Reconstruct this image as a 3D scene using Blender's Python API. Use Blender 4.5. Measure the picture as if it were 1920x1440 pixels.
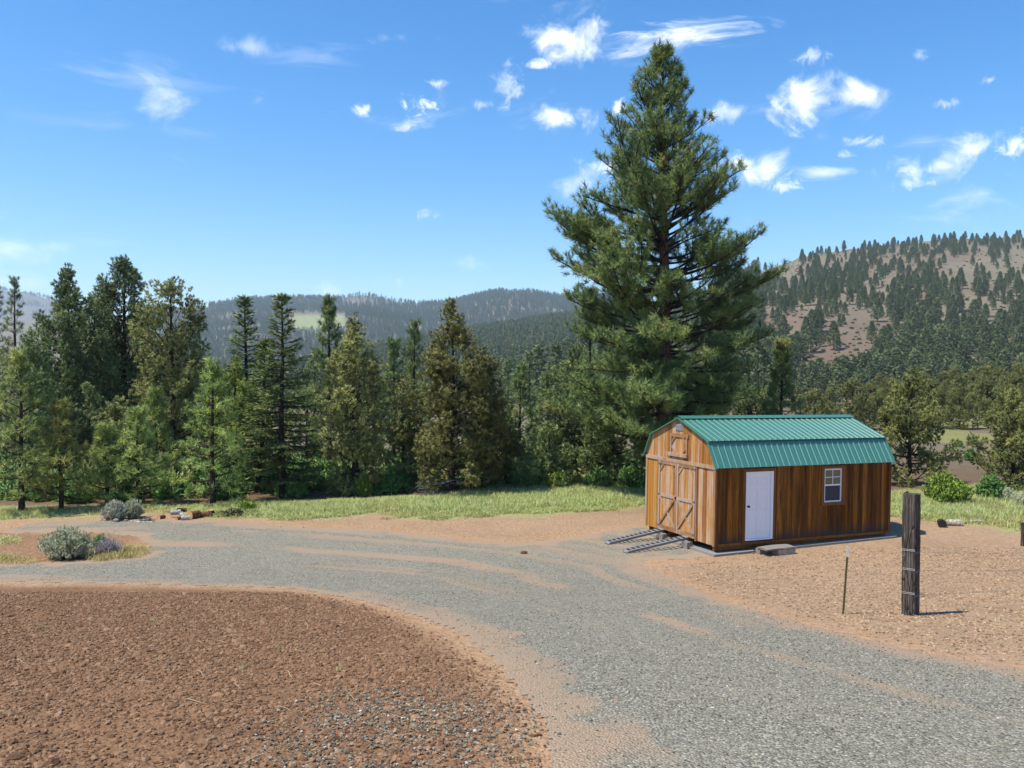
import bpy, math, random
import numpy as np
from mathutils import Vector, Matrix

for o in list(bpy.data.objects):
    bpy.data.objects.remove(o)
SC = bpy.context.scene
COL = SC.collection
RAD = math.radians

# ------------------------------------------------------------------ camera
CAMZ, FPX, PITCH = 5.54, 1600.0, 0.021
cam = bpy.data.cameras.new('camera')
cam.lens = 30.0; cam.sensor_width = 36.0; cam.sensor_fit = 'HORIZONTAL'
cam.clip_start = 0.1; cam.clip_end = 20000
camo = bpy.data.objects.new('camera', cam); COL.objects.link(camo)
camo.location = (0, 0, CAMZ); camo.rotation_euler = (math.pi/2 - PITCH, 0, 0)
SC.camera = camo
cy = SC.cycles; cy.max_bounces = 9; cy.diffuse_bounces = 5; cy.glossy_bounces = 2; cy.transmission_bounces = 6; cy.volume_bounces = 1; cy.transparent_max_bounces = 4

# ------------------------------------------------------------------ light
SUN_EL = RAD(61.0)
SUN_AZ = (-0.928, -0.372)                      # the sun stands to the left, a little behind the camera
n_ = math.hypot(*SUN_AZ)
SUN_DIR = Vector((SUN_AZ[0]/n_*math.cos(SUN_EL), SUN_AZ[1]/n_*math.cos(SUN_EL), math.sin(SUN_EL)))
sl = bpy.data.lights.new('sun', 'SUN'); sl.energy = 4.2; sl.angle = RAD(0.53); sl.color = (1.0, 0.94, 0.84)
so = bpy.data.objects.new('sun', sl); COL.objects.link(so)
so.rotation_euler = SUN_DIR.to_track_quat('Z', 'Y').to_euler()
SC.view_settings.view_transform = 'Standard'; SC.view_settings.look = 'None'
SC.view_settings.exposure = 0.65; SC.view_settings.gamma = 1.0
SC.view_settings.use_curve_mapping = False

W = bpy.data.worlds.new('World'); SC.world = W; W.use_nodes = True
# (px, py, half width, half height, opacity) of the clouds, turned into directions below
CLOUDS = [(1065,78,80,40,1),(1018,126,30,9,.7),(1290,78,135,26,1),(1505,190,62,42,1.1),(1597,182,52,25,.95),(1520,110,24,15,.5),
 (1045,222,58,29,1.05),(795,198,32,19,.95),(822,160,20,10,.55),(678,211,18,11,.65),(765,240,24,10,.45),(1370,212,48,21,.85),
 (1412,318,64,32,1.05),(1465,350,38,13,.65),(1545,325,50,11,.65),(1727,320,64,21,1),(1702,346,34,11,.55),(1815,283,54,30,.9),
 (1730,270,40,11,.55),(1908,275,26,18,.95),(1773,198,20,9,.45),(1850,152,10,9,.4),(1717,107,13,9,.45),(1078,345,52,30,.6),
 (1156,210,18,14,.8),(1122,315,34,16,.6),(955,165,26,32,.38),(1618,268,30,9,.45),(1575,293,22,8,.45),(905,200,18,8,.35),
 (580,108,110,22,.42),(250,150,150,15,.36),(350,250,110,11,.28),(470,92,50,18,.34),(25,465,85,24,.4),(25,525,75,15,.55),
 (190,455,85,9,.25),(800,405,24,9,.35),(748,532,9,13,.5),(615,545,30,14,.3),(1060,410,30,7,.35),(180,235,130,14,.2)]
def build_world():
    nt = W.node_tree; N = nt.nodes; L = nt.links
    for n in list(N): N.remove(n)
    out = N.new('ShaderNodeOutputWorld'); bg = N.new('ShaderNodeBackground')
    sky = N.new('ShaderNodeTexSky'); sky.sky_type = 'NISHITA'; sky.sun_disc = False
    sky.sun_elevation = SUN_EL; sky.sun_rotation = math.atan2(SUN_AZ[0], SUN_AZ[1])
    sky.altitude = 1200; sky.air_density = 1.0; sky.dust_density = 0.35; sky.ozone_density = 2.2
    tc = N.new('ShaderNodeTexCoord'); V = tc.outputs['Generated']
    def math_(op, a, b=None, c=None, clamp=False):
        n = N.new('ShaderNodeMath'); n.operation = op; n.use_clamp = clamp
        for i, v in enumerate((a, b, c)):
            if v is None: continue
            if isinstance(v, (int, float)): n.inputs[i].default_value = v
            else: L.new(v, n.inputs[i])
        return n.outputs[0]
    def dot(vec):
        n = N.new('ShaderNodeVectorMath'); n.operation = 'DOT_PRODUCT'
        L.new(V, n.inputs[0]); n.inputs[1].default_value = vec
        return n.outputs['Value']
    def noise(scale, detail, rough, dist=0.0, stretch=None):
        n = N.new('ShaderNodeTexNoise'); n.inputs['Scale'].default_value = scale
        n.inputs['Detail'].default_value = detail; n.inputs['Roughness'].default_value = rough
        n.inputs['Distortion'].default_value = dist
        if stretch:
            m = N.new('ShaderNodeMapping'); m.inputs['Scale'].default_value = stretch
            L.new(V, m.inputs['Vector']); L.new(m.outputs[0], n.inputs['Vector'])
        else: L.new(V, n.inputs['Vector'])
        return n.outputs['Fac']
    n1 = noise(26.0, 9, .62, .5); n0 = noise(62.0, 8, .66, .8); rags = math_('SUBTRACT', n0, .5); n2 = noise(9.0, 7, .65, 1.2, (1, 1, 5.0))
    rag = math_('SUBTRACT', n1, .5); ragw = math_('SUBTRACT', n2, .5)
    acc = None
    for (px, py, hw, hh, op) in CLOUDS:
        c = Vector(((px-960)/FPX, 1, (686.4-py)/FPX)).normalized()
        r = Vector((c.y, -c.x, 0)).normalized(); t = r.cross(c)
        wisp = hw > 3.6*hh
        du = math_('MULTIPLY', dot(r), FPX/hw*1.02); dv = math_('MULTIPLY', dot(t), FPX/hh*1.02)
        d2 = math_('ADD', math_('MULTIPLY', du, du), math_('MULTIPLY', dv, dv))
        d = math_('SQRT', d2)
        d = math_('MULTIPLY_ADD', ragw if wisp else (rags if hw < 40 else rag), 4.6 if wisp else (5.2 if hw < 40 else 4.2), d)
        mr = N.new('ShaderNodeMapRange'); mr.interpolation_type = 'SMOOTHSTEP'
        L.new(d, mr.inputs['Value'])
        mr.inputs['From Min'].default_value = 1.15; mr.inputs['From Max'].default_value = -.6 if wisp else -.4
        mr.inputs['To Min'].default_value = 0.0; mr.inputs['To Max'].default_value = op*(.38 if wisp and op < .6 else .95)
        m = mr.outputs[0]
        acc = m if acc is None else math_('MAXIMUM', acc, m)
    acc = math_('MULTIPLY', acc, math_('GREATER_THAN', dot((0, 1, 0)), .3))
    # thin scraps of cloud all round the sky, as in view
    n3 = noise(7.0, 10, .6, .6, (1, 1, 2.2)); sm = N.new('ShaderNodeMapRange'); sm.interpolation_type = 'SMOOTHSTEP'
    L.new(n3, sm.inputs['Value']); sm.inputs['From Min'].default_value = .60; sm.inputs['From Max'].default_value = .82
    sm.inputs['To Max'].default_value = .5
    acc = math_('MINIMUM', math_('MAXIMUM', acc, sm.outputs[0]), 1.0)
    mix = N.new('ShaderNodeMix'); mix.data_type = 'RGBA'
    gam = N.new('ShaderNodeHueSaturation'); gam.inputs['Saturation'].default_value = 1.42; gam.inputs['Value'].default_value = 1.06
    L.new(sky.outputs[0], gam.inputs['Color'])
    L.new(acc, mix.inputs['Factor']); L.new(gam.outputs[0], mix.inputs['A'])
    mix.inputs['B'].default_value = (8.2, 8.3, 8.5, 1)
    L.new(mix.outputs['Result'], bg.inputs['Color']); bg.inputs['Strength'].default_value = 0.13
    L.new(bg.outputs[0], out.inputs['Surface'])
build_world()

# ------------------------------------------------------------------ helpers
def vnoise(x, y, seed=0):
    x = np.asarray(x, float); y = np.asarray(y, float)
    xi = np.floor(x).astype(np.int64); yi = np.floor(y).astype(np.int64)
    fx = x-xi; fy = y-yi; fx = fx*fx*(3-2*fx); fy = fy*fy*(3-2*fy)
    def h(a, b):
        n = (a*374761393 + b*668265263 + seed*1442695041) & 0x7fffffff
        n = ((n ^ (n >> 13))*1274126177) & 0x7fffffff
        return ((n ^ (n >> 16)) & 0xffff)/65535.0
    a = h(xi, yi); b = h(xi+1, yi); c = h(xi, yi+1); d = h(xi+1, yi+1)
    return (a*(1-fx)+b*fx)*(1-fy) + (c*(1-fx)+d*fx)*fy
def fbm(x, y, seed=0, oct=4):
    s = 0; a = .5; t = 0
    for i in range(oct):
        s = s + a*vnoise(x, y, seed+i*17); t += a; a *= .5; x = x*2.03; y = y*2.03
    return s/t
def sstep(a, b, v):
    t = np.clip((v-a)/(b-a), 0, 1); return t*t*(3-2*t)

class MB:
    """collects vertices and faces, then links them as one mesh object"""
    def __init__(s): s.V = []; s.F = {}; s.T = []; s.n = 0; s.N = []; s.soft = False
    def add(s, V, F, tint=0.0, nrm=None):
        V = np.asarray(V, float).reshape(-1, 3); F = np.asarray(F, np.int64)
        s.V.append(V); s.F.setdefault(F.shape[1], []).append(F + s.n)
        s.T.append(np.broadcast_to(np.asarray(tint, float), (len(V),))); s.n += len(V)
        s.N.append(np.zeros((len(V), 3)) if nrm is None else np.broadcast_to(nrm, (len(V), 3))); s.soft |= nrm is not None
    def poly(s, V, F, tint=0.0):                    # faces of mixed size
        V = np.asarray(V, float); 
        for f in F: s.F.setdefault(len(f), []).append(np.array([f]) + s.n)
        s.V.append(V); s.T.append(np.full(len(V), tint)); s.N.append(np.zeros((len(V), 3))); s.n += len(V)
    def box(s, lo, hi, tint=0.0):
        x0, y0, z0 = lo; x1, y1, z1 = hi
        V = [(x0,y0,z0),(x1,y0,z0),(x1,y1,z0),(x0,y1,z0),(x0,y0,z1),(x1,y0,z1),(x1,y1,z1),(x0,y1,z1)]
        s.add(V, [(0,3,2,1),(4,5,6,7),(0,1,5,4),(1,2,6,5),(2,3,7,6),(3,0,4,7)], tint)
    def bar(s, a, b, w, d, up=(0,0,1), tint=0.0):   # a rectangular bar from a to b
        a = Vector(a); b = Vector(b); t = (b-a).normalized(); u = Vector(up)
        if abs(t.dot(u)) > .99: u = Vector((1,0,0))
        r = t.cross(u).normalized()*w/2; q = r.cross(t).normalized()*d/2
        V = [a-r-q, a+r-q, a+r+q, a-r+q, b-r-q, b+r-q, b+r+q, b-r+q]
        s.add([tuple(v) for v in V], [(0,3,2,1),(4,5,6,7),(0,1,5,4),(1,2,6,5),(2,3,7,6),(3,0,4,7)], tint)
    def tube(s, P, R, k=6, tint=0.0, cap=True):
        P = np.asarray(P, float); n = len(P); R = np.broadcast_to(np.asarray(R, float), (n,))
        T = np.gradient(P, axis=0); T /= np.linalg.norm(T, axis=1)[:, None]+1e-9
        ref = np.array([0, 0, 1.]) if abs(T[0, 2]) < .9 else np.array([1., 0, 0])
        A = np.cross(T, ref); A /= np.linalg.norm(A, axis=1)[:, None]+1e-9; B = np.cross(T, A)
        th = np.arange(k)/k*2*np.pi
        V = P[:, None]+R[:, None, None]*(np.cos(th)[None, :, None]*A[:, None]+np.sin(th)[None, :, None]*B[:, None])
        i, j = np.meshgrid(np.arange(n-1), np.arange(k), indexing='ij'); j2 = (j+1) % k
        F = np.stack([i*k+j, (i+1)*k+j, (i+1)*k+j2, i*k+j2], -1).reshape(-1, 4)
        base = s.n
        s.add(V.reshape(-1, 3), F, tint)
        if cap and k > 3:
            s.F.setdefault(k, []).append(np.array([np.arange(k)+base, (np.arange(k)+(n-1)*k)[::-1]+base]))
    def prism(s, poly, axis, lo, hi, tint=0.0):     # a flat outline pushed along an axis
        n = len(poly)
        def p3(p, v):
            q = list(p); q.insert(axis, v); return q
        V = [p3(p, lo) for p in poly]+[p3(p, hi) for p in poly]
        F = [tuple(range(n))[::-1], tuple(range(n, 2*n))]
        F += [(i, (i+1) % n, n+(i+1) % n, n+i) for i in range(n)]
        s.poly(V, F, tint)
    def mesh(s, name, smooth=False):
        me = bpy.data.meshes.new(name); V = np.concatenate(s.V) if s.V else np.zeros((0, 3))
        me.vertices.add(len(V)); me.vertices.foreach_set('co', V.ravel())
        lo = []; st = []; c = 0
        for k, fs in s.F.items():
            f = np.concatenate(fs); lo.append(f.ravel()); st.append(c+np.arange(len(f))*k); c += f.size
        if lo:
            lo = np.concatenate(lo); st = np.concatenate(st)
            me.loops.add(len(lo)); me.loops.foreach_set('vertex_index', lo.astype(np.int32))
            me.polygons.add(len(st)); me.polygons.foreach_set('loop_start', st.astype(np.int32))
            me.polygons.foreach_set('use_smooth', np.full(len(st), bool(smooth)))
        at = me.attributes.new('tint', 'FLOAT', 'POINT'); at.data.foreach_set('value', np.concatenate(s.T) if s.T else [])
        if s.soft:
            at = me.attributes.new('lean', 'FLOAT_VECTOR', 'POINT'); at.data.foreach_set('vector', np.concatenate(s.N).astype(np.float32).ravel())
        me.update(calc_edges=True); me.validate()
        return me
    def build(s, name, mat, parent=None, smooth=False):
        me = s.mesh(name, smooth); me.materials.append(mat)
        return link(name, me, parent)
def link(name, me, parent=None):
    o = bpy.data.objects.new(name, me); COL.objects.link(o)
    if parent: o.parent = parent
    return o
def tag(o, label=None, cat=None, group=None, kind=None):
    if label: o['label'] = label
    if cat: o['category'] = cat
    if group: o['group'] = group
    if kind: o['kind'] = kind
    return o
def thing(name, label, cat, loc=(0,0,0), rot=(0,0,0), group=None):
    o = bpy.data.objects.new(name, None); COL.objects.link(o); o.empty_display_size = .1
    o.location = loc; o.rotation_euler = rot
    return tag(o, label, cat, group)

# ------------------------------------------------------------------ materials
def new_mat(name):
    m = bpy.data.materials.new(name); m.use_nodes = True
    nt = m.node_tree
    for n in list(nt.nodes): nt.nodes.remove(n)
    return m, nt.nodes, nt.links
class NT:
    def __init__(s, name):
        s.m, s.N, s.L = new_mat(name)
        s.out = s.N.new('ShaderNodeOutputMaterial'); s.p = s.N.new('ShaderNodeBsdfPrincipled')
        s.L.new(s.p.outputs[0], s.out.inputs[0])
    def put(s, sock, v):
        if isinstance(v, (int, float)): sock.default_value = v
        elif isinstance(v, tuple): sock.default_value = v if len(v) != 3 or sock.type == 'VECTOR' else (*v, 1)
        else: s.L.new(v, sock)
    def coord(s, kind='Object', scale=(1,1,1), rot=(0,0,0)):
        if kind == 'Position': o = s.N.new('ShaderNodeNewGeometry').outputs['Position']
        else: o = s.N.new('ShaderNodeTexCoord').outputs[kind]
        m = s.N.new('ShaderNodeMapping'); m.inputs['Scale'].default_value = scale; m.inputs['Rotation'].default_value = rot
        s.L.new(o, m.inputs[0]); return m.outputs[0]
    def noise(s, vec, scale, detail=4, rough=.55, dist=0.):
        n = s.N.new('ShaderNodeTexNoise'); s.L.new(vec, n.inputs['Vector'])
        n.inputs['Scale'].default_value = scale; n.inputs['Detail'].default_value = detail
        n.inputs['Roughness'].default_value = rough; n.inputs['Distortion'].default_value = dist
        return n.outputs['Fac']
    def voro(s, vec, scale, feat='F1', out='Distance', rnd=1.):
        n = s.N.new('ShaderNodeTexVoronoi'); n.feature = feat; s.L.new(vec, n.inputs['Vector'])
        n.inputs['Scale'].default_value = scale; n.inputs['Randomness'].default_value = rnd
        return n.outputs[out]
    def ramp(s, v, stops):
        n = s.N.new('ShaderNodeValToRGB'); s.put(n.inputs[0], v); e = n.color_ramp.elements
        while len(e) < len(stops): e.new(.5)
        for k, (p, c) in enumerate(stops):
            e[k].position = p; e[k].color = (*c, 1) if isinstance(c, tuple) else (c, c, c, 1)
        return n.outputs[0]
    def mix(s, f, a, b, mode='MIX'):
        n = s.N.new('ShaderNodeMix'); n.data_type = 'RGBA'; n.blend_type = mode
        s.put(n.inputs[0], f); s.put(n.inputs[6], a); s.put(n.inputs[7], b); return n.outputs[2]
    def math(s, op, a, b=0., clamp=False):
        n = s.N.new('ShaderNodeMath'); n.operation = op; n.use_clamp = clamp
        s.put(n.inputs[0], a); s.put(n.inputs[1], b); return n.outputs[0]
    def rng(s, v, a, b, c=0., d=1.):
        n = s.N.new('ShaderNodeMapRange'); s.put(n.inputs[0], v)
        for i, q in enumerate((a, b, c, d)): n.inputs[i+1].default_value = q
        return n.outputs[0]
    def attr(s, name, out='Fac'):
        n = s.N.new('ShaderNodeAttribute'); n.attribute_name = name; return n.outputs[out]
    def rand(s): return s.N.new('ShaderNodeObjectInfo').outputs['Random']
    def bump(s, h, strength=.5, dist=.01):
        n = s.N.new('ShaderNodeBump'); n.inputs['Strength'].default_value = strength; n.inputs['Distance'].default_value = dist
        s.put(n.inputs['Height'], h); s.L.new(n.outputs[0], s.p.inputs['Normal'])
    def set(s, color=None, rough=None, metal=None, spec=None):
        if color is not None: s.put(s.p.inputs['Base Color'], color)
        if rough is not None: s.put(s.p.inputs['Roughness'], rough)
        if metal is not None: s.p.inputs['Metallic'].default_value = metal
        if spec is not None: s.p.inputs['Specular IOR Level'].default_value = spec
        return s

def foliage(name, dark, mid, light, trans=.3, dead=None):
    t = NT(name); a = t.attr('tint')
    st = [(0., dark), (.5, mid), (.96, light)]
    if dead: st.append((1., dead))
    c = t.ramp(a, st); r = t.rand()
    hs = t.N.new('ShaderNodeHueSaturation'); t.L.new(c, hs.inputs['Color'])
    t.put(hs.inputs['Value'], t.rng(r, 0, 1, .88, 1.12)); t.put(hs.inputs['Hue'], t.rng(r, 0, 1, .492, .508))
    t.set(hs.outputs[0], .55, spec=.25)
    tr = t.N.new('ShaderNodeBsdfTranslucent'); t.L.new(hs.outputs[0], tr.inputs[0])
    # shading normals bent toward the shoot axis, to brighten the sunlit side of clumps
    vt = t.N.new('ShaderNodeVectorTransform'); vt.vector_type = 'VECTOR'; vt.convert_from = 'OBJECT'; vt.convert_to = 'WORLD'; t.L.new(t.attr('lean', 'Vector'), vt.inputs[0])
    sc_ = t.N.new('ShaderNodeVectorMath'); sc_.operation = 'SCALE'; sc_.inputs['Scale'].default_value = .55; t.L.new(vt.outputs[0], sc_.inputs[0])
    ad = t.N.new('ShaderNodeVectorMath'); ad.operation = 'ADD'; t.L.new(sc_.outputs[0], ad.inputs[0]); t.L.new(t.N.new('ShaderNodeNewGeometry').outputs['Normal'], ad.inputs[1])
    nn = t.N.new('ShaderNodeVectorMath'); nn.operation = 'NORMALIZE'; t.L.new(ad.outputs[0], nn.inputs[0])
    t.L.new(nn.outputs[0], t.p.inputs['Normal']); t.L.new(nn.outputs[0], tr.inputs['Normal'])
    mx = t.N.new('ShaderNodeMixShader'); mx.inputs[0].default_value = min(.36, trans)
    t.L.new(t.p.outputs[0], mx.inputs[1]); t.L.new(tr.outputs[0], mx.inputs[2]); t.L.new(mx.outputs[0], t.out.inputs[0])
    return t.m
def plain(name, color, rough=.6, metal=0., spec=.4, var=.12, scale=9., bump=0.):
    t = NT(name); v = t.coord('Object'); n = t.noise(v, scale, 5)
    c = tuple(x*(1-var) for x in color); d = tuple(min(1, x*(1+var)) for x in color)
    t.set(t.mix(n, c, d), rough, metal, spec)
    if bump: t.bump(n, bump, .01)
    return t.m
def bark(name, a, b, c):
    t = NT(name); v = t.coord('Object', (1, 1, .28)); n = t.voro(v, 9, 'DISTANCE_TO_EDGE'); m = t.noise(v, 6, 6, .65)
    col = t.mix(m, a, b); col = t.mix(t.rng(n, 0, .12), c, col)
    t.set(col, .9, spec=.15); t.bump(n, .8, .03); return t.m

M = {}
M['needle'] = foliage('ponderosa_needles', (0.061,0.103,0.028), (0.152,0.217,0.060), (0.326,0.385,0.111), .28, (0.436,0.276,0.086))
M['youngpine'] = foliage('young_pine_needles', (0.102,0.157,0.043), (0.287,0.380,0.096), (0.576,0.640,0.166), .30)
M['olivepine'] = foliage('olive_pine_needles', (0.110,0.122,0.032), (0.283,0.298,0.072), (0.510,0.489,0.125), .28)
M['fir'] = foliage('fir_sprays', (0.043,0.067,0.020), (0.110,0.159,0.040), (0.288,0.322,0.074), .22)
M['darkjuniper'] = foliage('dark_juniper_sprays', (0.066,0.097,0.036), (0.184,0.243,0.083), (0.409,0.459,0.148), .22)
M['juniper'] = foliage('olive_juniper_sprays', (0.127,0.145,0.048), (0.338,0.356,0.114), (0.632,0.638,0.213), .25)
M['greenjuniper'] = foliage('green_juniper_sprays', (0.084,0.098,0.030), (0.216,0.230,0.068), (0.408,0.402,0.123), .25)
M['goldjuniper'] = foliage('golden_juniper_sprays', (0.092,0.096,0.028), (0.234,0.230,0.066), (0.402,0.382,0.115), .25)
M['yellowleaf'] = foliage('yellow_green_leaves', (0.134,0.179,0.034), (0.322,0.403,0.077), (0.538,0.592,0.127), .4)
M['shrubleaf'] = foliage('shrub_leaves', (0.090,0.144,0.024), (0.242,0.341,0.052), (0.467,0.538,0.095), .4)
M['underleaf'] = foliage('understory_leaves', (0.060,0.127,0.035), (0.150,0.290,0.072), (0.300,0.472,0.122), .35)
M['sage'] = foliage('sagebrush_leaves', (0.280,0.305,0.174), (0.507,0.531,0.325), (0.707,0.713,0.461), .25)
M['sagepale'] = foliage('pale_sagebrush_leaves', (0.332,0.338,0.236), (0.542,0.543,0.394), (0.715,0.700,0.536), .25)
M['drytwig'] = foliage('dry_lavender_twigs', (0.200,0.180,0.180), (0.340,0.310,0.310), (0.480,0.450,0.440), .15)
M['grass'] = foliage('field_grass_blades', (0.290,0.348,0.114), (0.469,0.540,0.194), (0.614,0.648,0.302), .4)
M['drygrass'] = foliage('dry_grass_blades', (0.275,0.213,0.075), (0.500,0.413,0.150), (0.600,0.562,0.250), .4)
M['farneedle'] = foliage('hill_pine_needles', (0.055,0.078,0.031), (0.115,0.152,0.055), (0.206,0.236,0.082), .2)
M['fargreen'] = foliage('far_pine_needles', (0.036,0.066,0.031), (0.065,0.114,0.048), (0.107,0.164,0.060), .15)
M['bark'] = bark('ponderosa_bark', (.20,.095,.055), (.115,.060,.040), (.030,.020,.016))
M['darkbark'] = bark('dark_bark', (.060,.045,.036), (.032,.025,.021), (.012,.010,.009))
M['greybark'] = bark('grey_dead_wood', (.26,.24,.22), (.15,.135,.125), (.06,.05,.05))

# ------------------------------------------------------------------ terrain
HZ = 686.4
def interp(px, pts, k):
    p = np.array(pts, float); return np.interp(px, p[:, 0], p[:, k])
R_RIGHT = [(600,800,420),(900,742,480),(1000,706,560),(1100,650,660),(1250,590,790),(1350,548,850),(1420,512,890),(1500,482,905),(1570,470,920),
           (1640,462,930),(1740,452,950),(1850,446,950),(1960,446,950),(2300,430,950),(2800,470,950)]
R_MID = [(100,720,900),(450,712,900),(600,690,930),(700,664,1000),(830,642,1100),(900,626,1200),(1000,611,1250),(1100,597,1300),(1250,584,1300),(1400,600,1300),(1900,640,1300)]
R_FAR = [(-600,600,2600),(100,600,2600),(300,585,2600),(360,577,2600),(400,573,2650),(450,564,2700),(500,561,2750),(560,560,2800),(630,561,2850),(680,553,2900),(720,560,2900),
         (780,571,2850),(840,569,2800),(880,559,2800),(920,549,2800),(970,545,2800),(1010,551,2800),(1050,557,2800),(1100,555,2800),(1300,575,2800),(2200,590,2800)]
R_LEFT = [(-900,500,4500),(-300,520,4500),(-100,534,4500),(0,542,4500),(50,547,4500),(90,558,4500),(140,578,4500),(220,600,4500),(400,640,4500),(700,684,4500)]
R_BANK = [(-900,640,120),(-200,625,115),(0,652,110),(40,664,105),(100,705,100),(200,765,92),(330,840,80)]
def ridge(px, D, pts, foot, zf, p=1.0, back=.18):
    yc = interp(px, pts, 1); Dc = interp(px, pts, 2); zc = CAMZ+(HZ-yc)*Dc/FPX
    t = np.clip((D-foot)/(Dc-foot), 0, 1)
    s = np.where(t < 1, t**p, 1.0); s = s-.06*np.exp(-((t-1)/.06)**2)*0
    z = zf+(zc-zf)*s
    z = np.where(D > Dc, zc-(D-Dc)*back, z)
    return np.where(D < foot, zf-(foot-D)*.5, z), t
def terrain(x, y):
    x = np.asarray(x, float); y = np.asarray(y, float)
    R = np.hypot(x, y); th = np.clip(np.arctan2(x, y), -RAD(52), RAD(52))
    a = np.tan(th); D = np.where(np.abs(np.arctan2(x, y)) > RAD(52), R*math.cos(RAD(52)), np.maximum(y, 0))
    px = 960+a*FPX
    yy = np.maximum(y, -3.0)
    yard = .165*1.4*np.log1p(np.exp(np.clip((22.2-yy)/1.4, -30, 30)))
    b = yard-1.1*sstep(36, 62, D)-13.0*sstep(85, 420, D)
    b = b+.10*(fbm(x*.12, y*.12, 3)-.5)*sstep(3, 20, R)+.5*(fbm(x*.03, y*.03, 5)-.5)*sstep(40, 90, D)
    z = b
    for pts, foot, zf, p, back, na, ns in ((R_BANK, 50, -1.2, 1.0, .05, .5, 14), (R_RIGHT, 225, -11, 1.12, .2, 9, 120), (R_MID, 430, -16, .95, .12, 9, 160),
                                     (R_FAR, 1250, -16, 1.0, .2, 30, 420), (R_LEFT, 2700, -16, 1.0, .2, 60, 600)):
        r, t = ridge(px, D, pts, foot, zf, p, back)
        w = np.sin(np.clip(t, 0, 1)*np.pi)**.7
        r = r+na*w*(fbm(x/ns+7, y/ns+3, 11, 4)-.5)*1.6
        z = np.maximum(z, r)
    return z
def project(x, y, z):
    x = np.asarray(x, float); dz = np.asarray(z, float)-CAMZ
    yc = y*math.cos(PITCH)-dz*math.sin(PITCH); zc = y*math.sin(PITCH)+dz*math.cos(PITCH)
    yc = np.where(yc < .3, .3, yc)
    return 960+FPX*x/yc, 720-FPX*zc/yc
_D = np.exp(np.linspace(math.log(3.5), math.log(5500), 1100))
def hit(px, py):
    """where the line of sight through a photo pixel meets the ground"""
    k = (px-960)/FPX; v = -(py-720)/FPX
    dy = math.cos(PITCH)+v*math.sin(PITCH); dz = -math.sin(PITCH)+v*math.cos(PITCH)
    X = k/dy*_D; Z = CAMZ+dz/dy*_D
    g = terrain(X, _D); i = np.argmax(Z <= g)
    if not (Z <= g).any(): return None
    if i > 0:
        a = Z[i-1]-g[i-1]; b = g[i]-Z[i]; f = a/(a+b+1e-9); d = _D[i-1]+(_D[i]-_D[i-1])*f
    else: d = _D[0]
    return float(k/dy*d), float(d)
def ground_at(px, D):
    x = (px-960)/FPX*D; return x, D, float(terrain(x, D))
def world_poly(pts): return np.array([hit(*p) for p in pts])
def sdist(x, y, P):
    """signed distance to a polygon on the ground, negative inside"""
    x = np.asarray(x, float); y = np.asarray(y, float)
    d = np.full(x.shape, 1e9); ins = np.zeros(x.shape, bool); n = len(P)
    for i in range(n):
        ax, ay = P[i]; bx, by = P[(i+1) % n]; ex, ey = bx-ax, by-ay
        t = np.clip(((x-ax)*ex+(y-ay)*ey)/(ex*ex+ey*ey+1e-12), 0, 1)
        d = np.minimum(d, np.hypot(x-ax-t*ex, y-ay-t*ey))
        c = ((ay > y) != (by > y)) & (x < (bx-ax)*(y-ay)/(by-ay+1e-12)+ax); ins ^= c
    return np.where(ins, -d, d)

DRIVE = world_poly([(-500,990),(0,984),(200,976),(330,976),(420,979),(560,990),(700,994),(820,1008),(900,1019),(1000,1020),(1100,1006),(1170,992),(1212,990),
    (1290,1024),(1338,1038),(1290,1046),(1200,1048),(1185,1056),(1250,1086),(1350,1132),(1450,1162),(1560,1190),(1700,1226),(1920,1262),(2300,1330),(2500,1650),
    (1150,1650),(1095,1430),(1065,1359),(1010,1290),(965,1242),(890,1185),(780,1146),(700,1126),(560,1102),(300,1094),(0,1088),(-500,1085)])
ISLE = world_poly([(-500,1000),(0,999),(150,994),(270,1004),(290,1020),(272,1040),(150,1056),(0,1060),(-500,1062)])
LDIRT = world_poly([(-600,1100),(0,1098),(300,1100),(560,1108),(700,1134),(790,1170),(880,1215),(960,1262),(1030,1330),(1075,1440),(1100,1650),(-900,1650)])
RDIRT = world_poly([(1215,1068),(1320,1046),(1672,1008),(1690,985),(1930,1002),(2200,1010),(2400,1320),(1920,1250),(1700,1215),(1560,1180),(1450,1150),(1350,1118)])
PATCH = world_poly([(300,1440),(450,1330),(620,1280),(900,1272),(1040,1300),(1110,1370),(1150,1650),(100,1650)])
GRASS1 = world_poly([(400,968),(520,974),(620,969),(700,963),(780,973),(900,969),(1000,965),(1100,958),(1230,945),(1230,902),(1100,905),(950,912),(860,920),(800,932),(700,938),(560,943),(400,946)])
GRASS0 = world_poly([(-300,978),(0,974),(100,970),(190,967),(300,960),(410,962),(410,948),(200,950),(0,953),(-300,955)])
GRASS2 = world_poly([(1660,966),(1720,972),(1780,979),(1860,987),(1925,1002),(2300,1040),(2300,900),(1925,905),(1800,915),(1660,925)])
def drive_sd(x, y): return np.maximum(sdist(x, y, DRIVE), -sdist(x, y, ISLE))

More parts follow.
